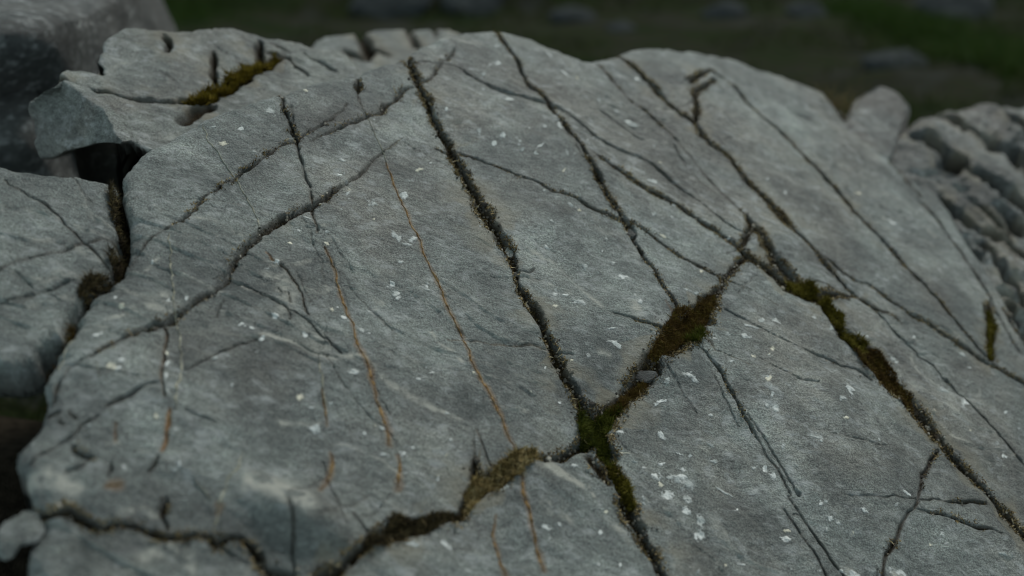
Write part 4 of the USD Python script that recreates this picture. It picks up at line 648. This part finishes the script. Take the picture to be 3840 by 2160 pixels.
def boulder_hull(pts, depth, mat, name, label, seed, bottom=-0.6, tuck=.5, cat='boulder', amp=.05, res=.03):
    """A rounded boulder through measured outline points (u, v, distance) with its own thickness."""
    P = np.array([at_y(*p) for p in pts]); c = P.mean(0)
    Q = np.vstack([P, P * ((P[:, 1:2] + depth) / P[:, 1:2]) ** [1, 1, 0] - [0, 0, .25 * depth], np.c_[P[:, :2] + [0, depth * tuck], np.minimum(P[:, 2], c[2]) + bottom], np.c_[P[:, :2] * (P[:, 1:2] + depth) / P[:, 1:2], np.minimum(P[:, 2], c[2]) + bottom]])
    m = m3.Manifold.hull_points(Q).refine_to_length(res).to_mesh(); t = trimesh.Trimesh(m.vert_properties[:, :3], m.tri_verts, process=True)
    trimesh.smoothing.filter_taubin(t, lamb=.5, nu=.45, iterations=14)
    v = np.array(t.vertices); n = np.array(t.vertex_normals)
    v += n * ((meshkit.fbm(v * 4 + seed, 5, seed) - .5) * amp + (meshkit.fbm(v * [9, 9, 30] + seed, 4, seed + 1) - .5) * amp * .35)[:, None]
    o = v.mean(0) * [1, 1, 0] + [0, 0, v[:, 2].min()]
    x = thing(name, label, cat, loc=o); put('stone_body', (v - o, np.array(t.faces)), mat, x); return x
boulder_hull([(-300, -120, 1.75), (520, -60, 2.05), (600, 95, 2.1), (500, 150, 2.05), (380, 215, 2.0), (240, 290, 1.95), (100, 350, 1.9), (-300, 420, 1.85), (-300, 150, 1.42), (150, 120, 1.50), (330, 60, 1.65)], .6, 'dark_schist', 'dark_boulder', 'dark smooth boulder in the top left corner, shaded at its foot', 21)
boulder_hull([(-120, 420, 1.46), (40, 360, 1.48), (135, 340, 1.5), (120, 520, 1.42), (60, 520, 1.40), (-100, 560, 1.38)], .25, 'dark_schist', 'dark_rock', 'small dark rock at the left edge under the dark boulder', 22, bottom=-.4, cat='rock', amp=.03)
boulder_hull([(3170, 470, 1.66), (3210, 440, 1.70), (3275, 405, 1.74), (3335, 425, 1.74), (3400, 490, 1.70), (3330, 600, 1.58), (3230, 560, 1.60)], .16, 'ridged_schist', 'small_boulder', 'small rounded grey rock between the boulder and the ridged rock', 23, bottom=-.3, cat='rock', amp=.06, res=.012)

bx, by = np.meshgrid(np.linspace(-1.6, .3, 60), np.linspace(-.6, 1.12, 40)); bz = .26 - .30 * bx * (np.abs(bx) < 9) * .6 + .10 * meshkit.fbm(np.stack([bx * 3, by * 3, 0 * bx], -1), 4, 71) - .8 * np.clip(by - .95, 0, None)
bi = np.arange(bx.size).reshape(bx.shape); tag(put('soil', (np.stack([bx, by, bz], -1).reshape(-1, 3), np.stack([bi[:-1, :-1], bi[:-1, 1:], bi[1:, 1:], bi[1:, :-1]], -1).reshape(-1, 4)), 'dark_soil'), kind='structure')
# ------------------------------------------------------------------ the hillside
def ground_z(x, y):
    return -0.30 - 0.34 * np.clip(y - 1.0, 0, 9) ** 1.05 + 0.10 * np.clip(y - 10, 0, None) + 0.05 * x + 0.5 * (meshkit.fbm(np.stack([x * .35, y * .35, 0 * x], -1), 4, 51) - .5) + 0.10 * (meshkit.fbm(np.stack([x * 2., y * 2., 0 * x], -1), 3, 52) - .5)
gxs = np.sinh(np.linspace(-3.6, 3.6, 260)) * 3.2; gys = np.concatenate([-np.sinh(np.linspace(2.6, .05, 40)) * 3, np.sinh(np.linspace(0, 3.6, 240)) * 3.2])
GXX, GYY = np.meshgrid(gxs, gys); GZ = ground_z(GXX, GYY)
idx = np.arange(GXX.size).reshape(GXX.shape); gq = np.stack([idx[:-1, :-1], idx[:-1, 1:], idx[1:, 1:], idx[1:, :-1]], -1).reshape(-1, 4)
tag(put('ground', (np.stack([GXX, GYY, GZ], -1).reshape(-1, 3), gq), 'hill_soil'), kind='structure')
def ground_at(u, v):
    d = rays([(u, v)])[0]; t = np.linspace(.5, 60, 6000); p = d * t[:, None] + [0, 0, CAMZ]; k = np.argmax(p[:, 2] < ground_z(p[:, 0], p[:, 1])); return p[k]
def grass(name, label, mat, xy, L, w, lean=.5):
    n = len(xy); pos = np.c_[xy, ground_z(xy[:, 0], xy[:, 1]) - .01]; nr = np.tile([0, 0, 1.], (n, 1))
    return tag(sprout(name, blades(pos, nr, rng.uniform(.5, 1.2, n) * L, np.full(n, w), lean, .6), mat), label, 'grass', kind='stuff')
n = 60000; yy = 1.2 + 13 * rng.random(n) ** 1.3; xx = rng.uniform(-1, 1, n) * (1.2 + yy * .75); cl = meshkit.fbm(np.stack([xx * .9, yy * .9, 0 * xx], -1), 3, 61); k = cl > .5
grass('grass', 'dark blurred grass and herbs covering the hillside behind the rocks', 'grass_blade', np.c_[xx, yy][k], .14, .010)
strip = np.array([ground_at(u, v)[:2] for u, v in [(3150, 20), (3300, 70), (3450, 120), (3600, 180), (3750, 235), (3950, 300)]])
ts = rng.uniform(0, len(strip) - 1.001, 9000); i0 = ts.astype(int); fr = (ts - i0)[:, None]; sxy = strip[i0] * (1 - fr) + strip[i0 + 1] * fr + rng.normal(size=(9000, 2)) * [.16, .16]
grass('green_grass', 'narrow strip of brighter green grass crossing the slope at upper right', 'bright_grass_blade', sxy, .12, .012)
gl = np.array(ground_at(680, 40)[:2]); grass('hollow_grass', 'dull green grass beside the dark boulder at the top left', 'bright_grass_blade', gl + rng.normal(size=(3500, 2)) * [.35, .5], .10, .010)
tuft_base = on_plane([(3135, 370)], MP)[0][0]; n = 140
tp_ = np.c_[tuft_base[0] + rng.normal(size=n) * .02, tuft_base[1] + rng.normal(size=n) * .015, np.full(n, tuft_base[2] - .03)]
tag(sprout('dry_grass_tuft', blades(tp_, np.tile([0, 0, 1.], (n, 1)), rng.uniform(.03, .07, n), np.full(n, .0013), .3, .5, 3), 'dry_grass_blade'), 'thin dry grass tuft growing from the cleft at the back right of the boulder', 'grass tuft')
for j, (u, v, s, lb, mt) in enumerate([(2150, 75, .22, 'pale blurred stone on the slope just above the dip in the crest', 'slope_stone_grey'), (2320, 110, .16, 'brownish blurred stone on the slope right of the pale one', 'slope_stone_grey'), (3600, 60, .40, 'broad pale stone lying on the grass in the top right corner', 'slope_stone_grey'),
    (1480, 10, .55, 'wide grey blurred rock outcrop at the top centre of the slope', 'slope_stone_grey'), (1780, 20, .35, 'grey blurred stone on the slope above the boulder crest', 'slope_stone_grey'), (2700, 60, .25, 'dark blurred stone on the slope above the right crest', 'slope_stone_grey'), (3020, 60, .22, 'dark blurred stone left of the green grass strip', 'slope_stone_grey'), (3350, 250, .2, 'dark low stone below the green grass strip', 'slope_stone_grey')]):
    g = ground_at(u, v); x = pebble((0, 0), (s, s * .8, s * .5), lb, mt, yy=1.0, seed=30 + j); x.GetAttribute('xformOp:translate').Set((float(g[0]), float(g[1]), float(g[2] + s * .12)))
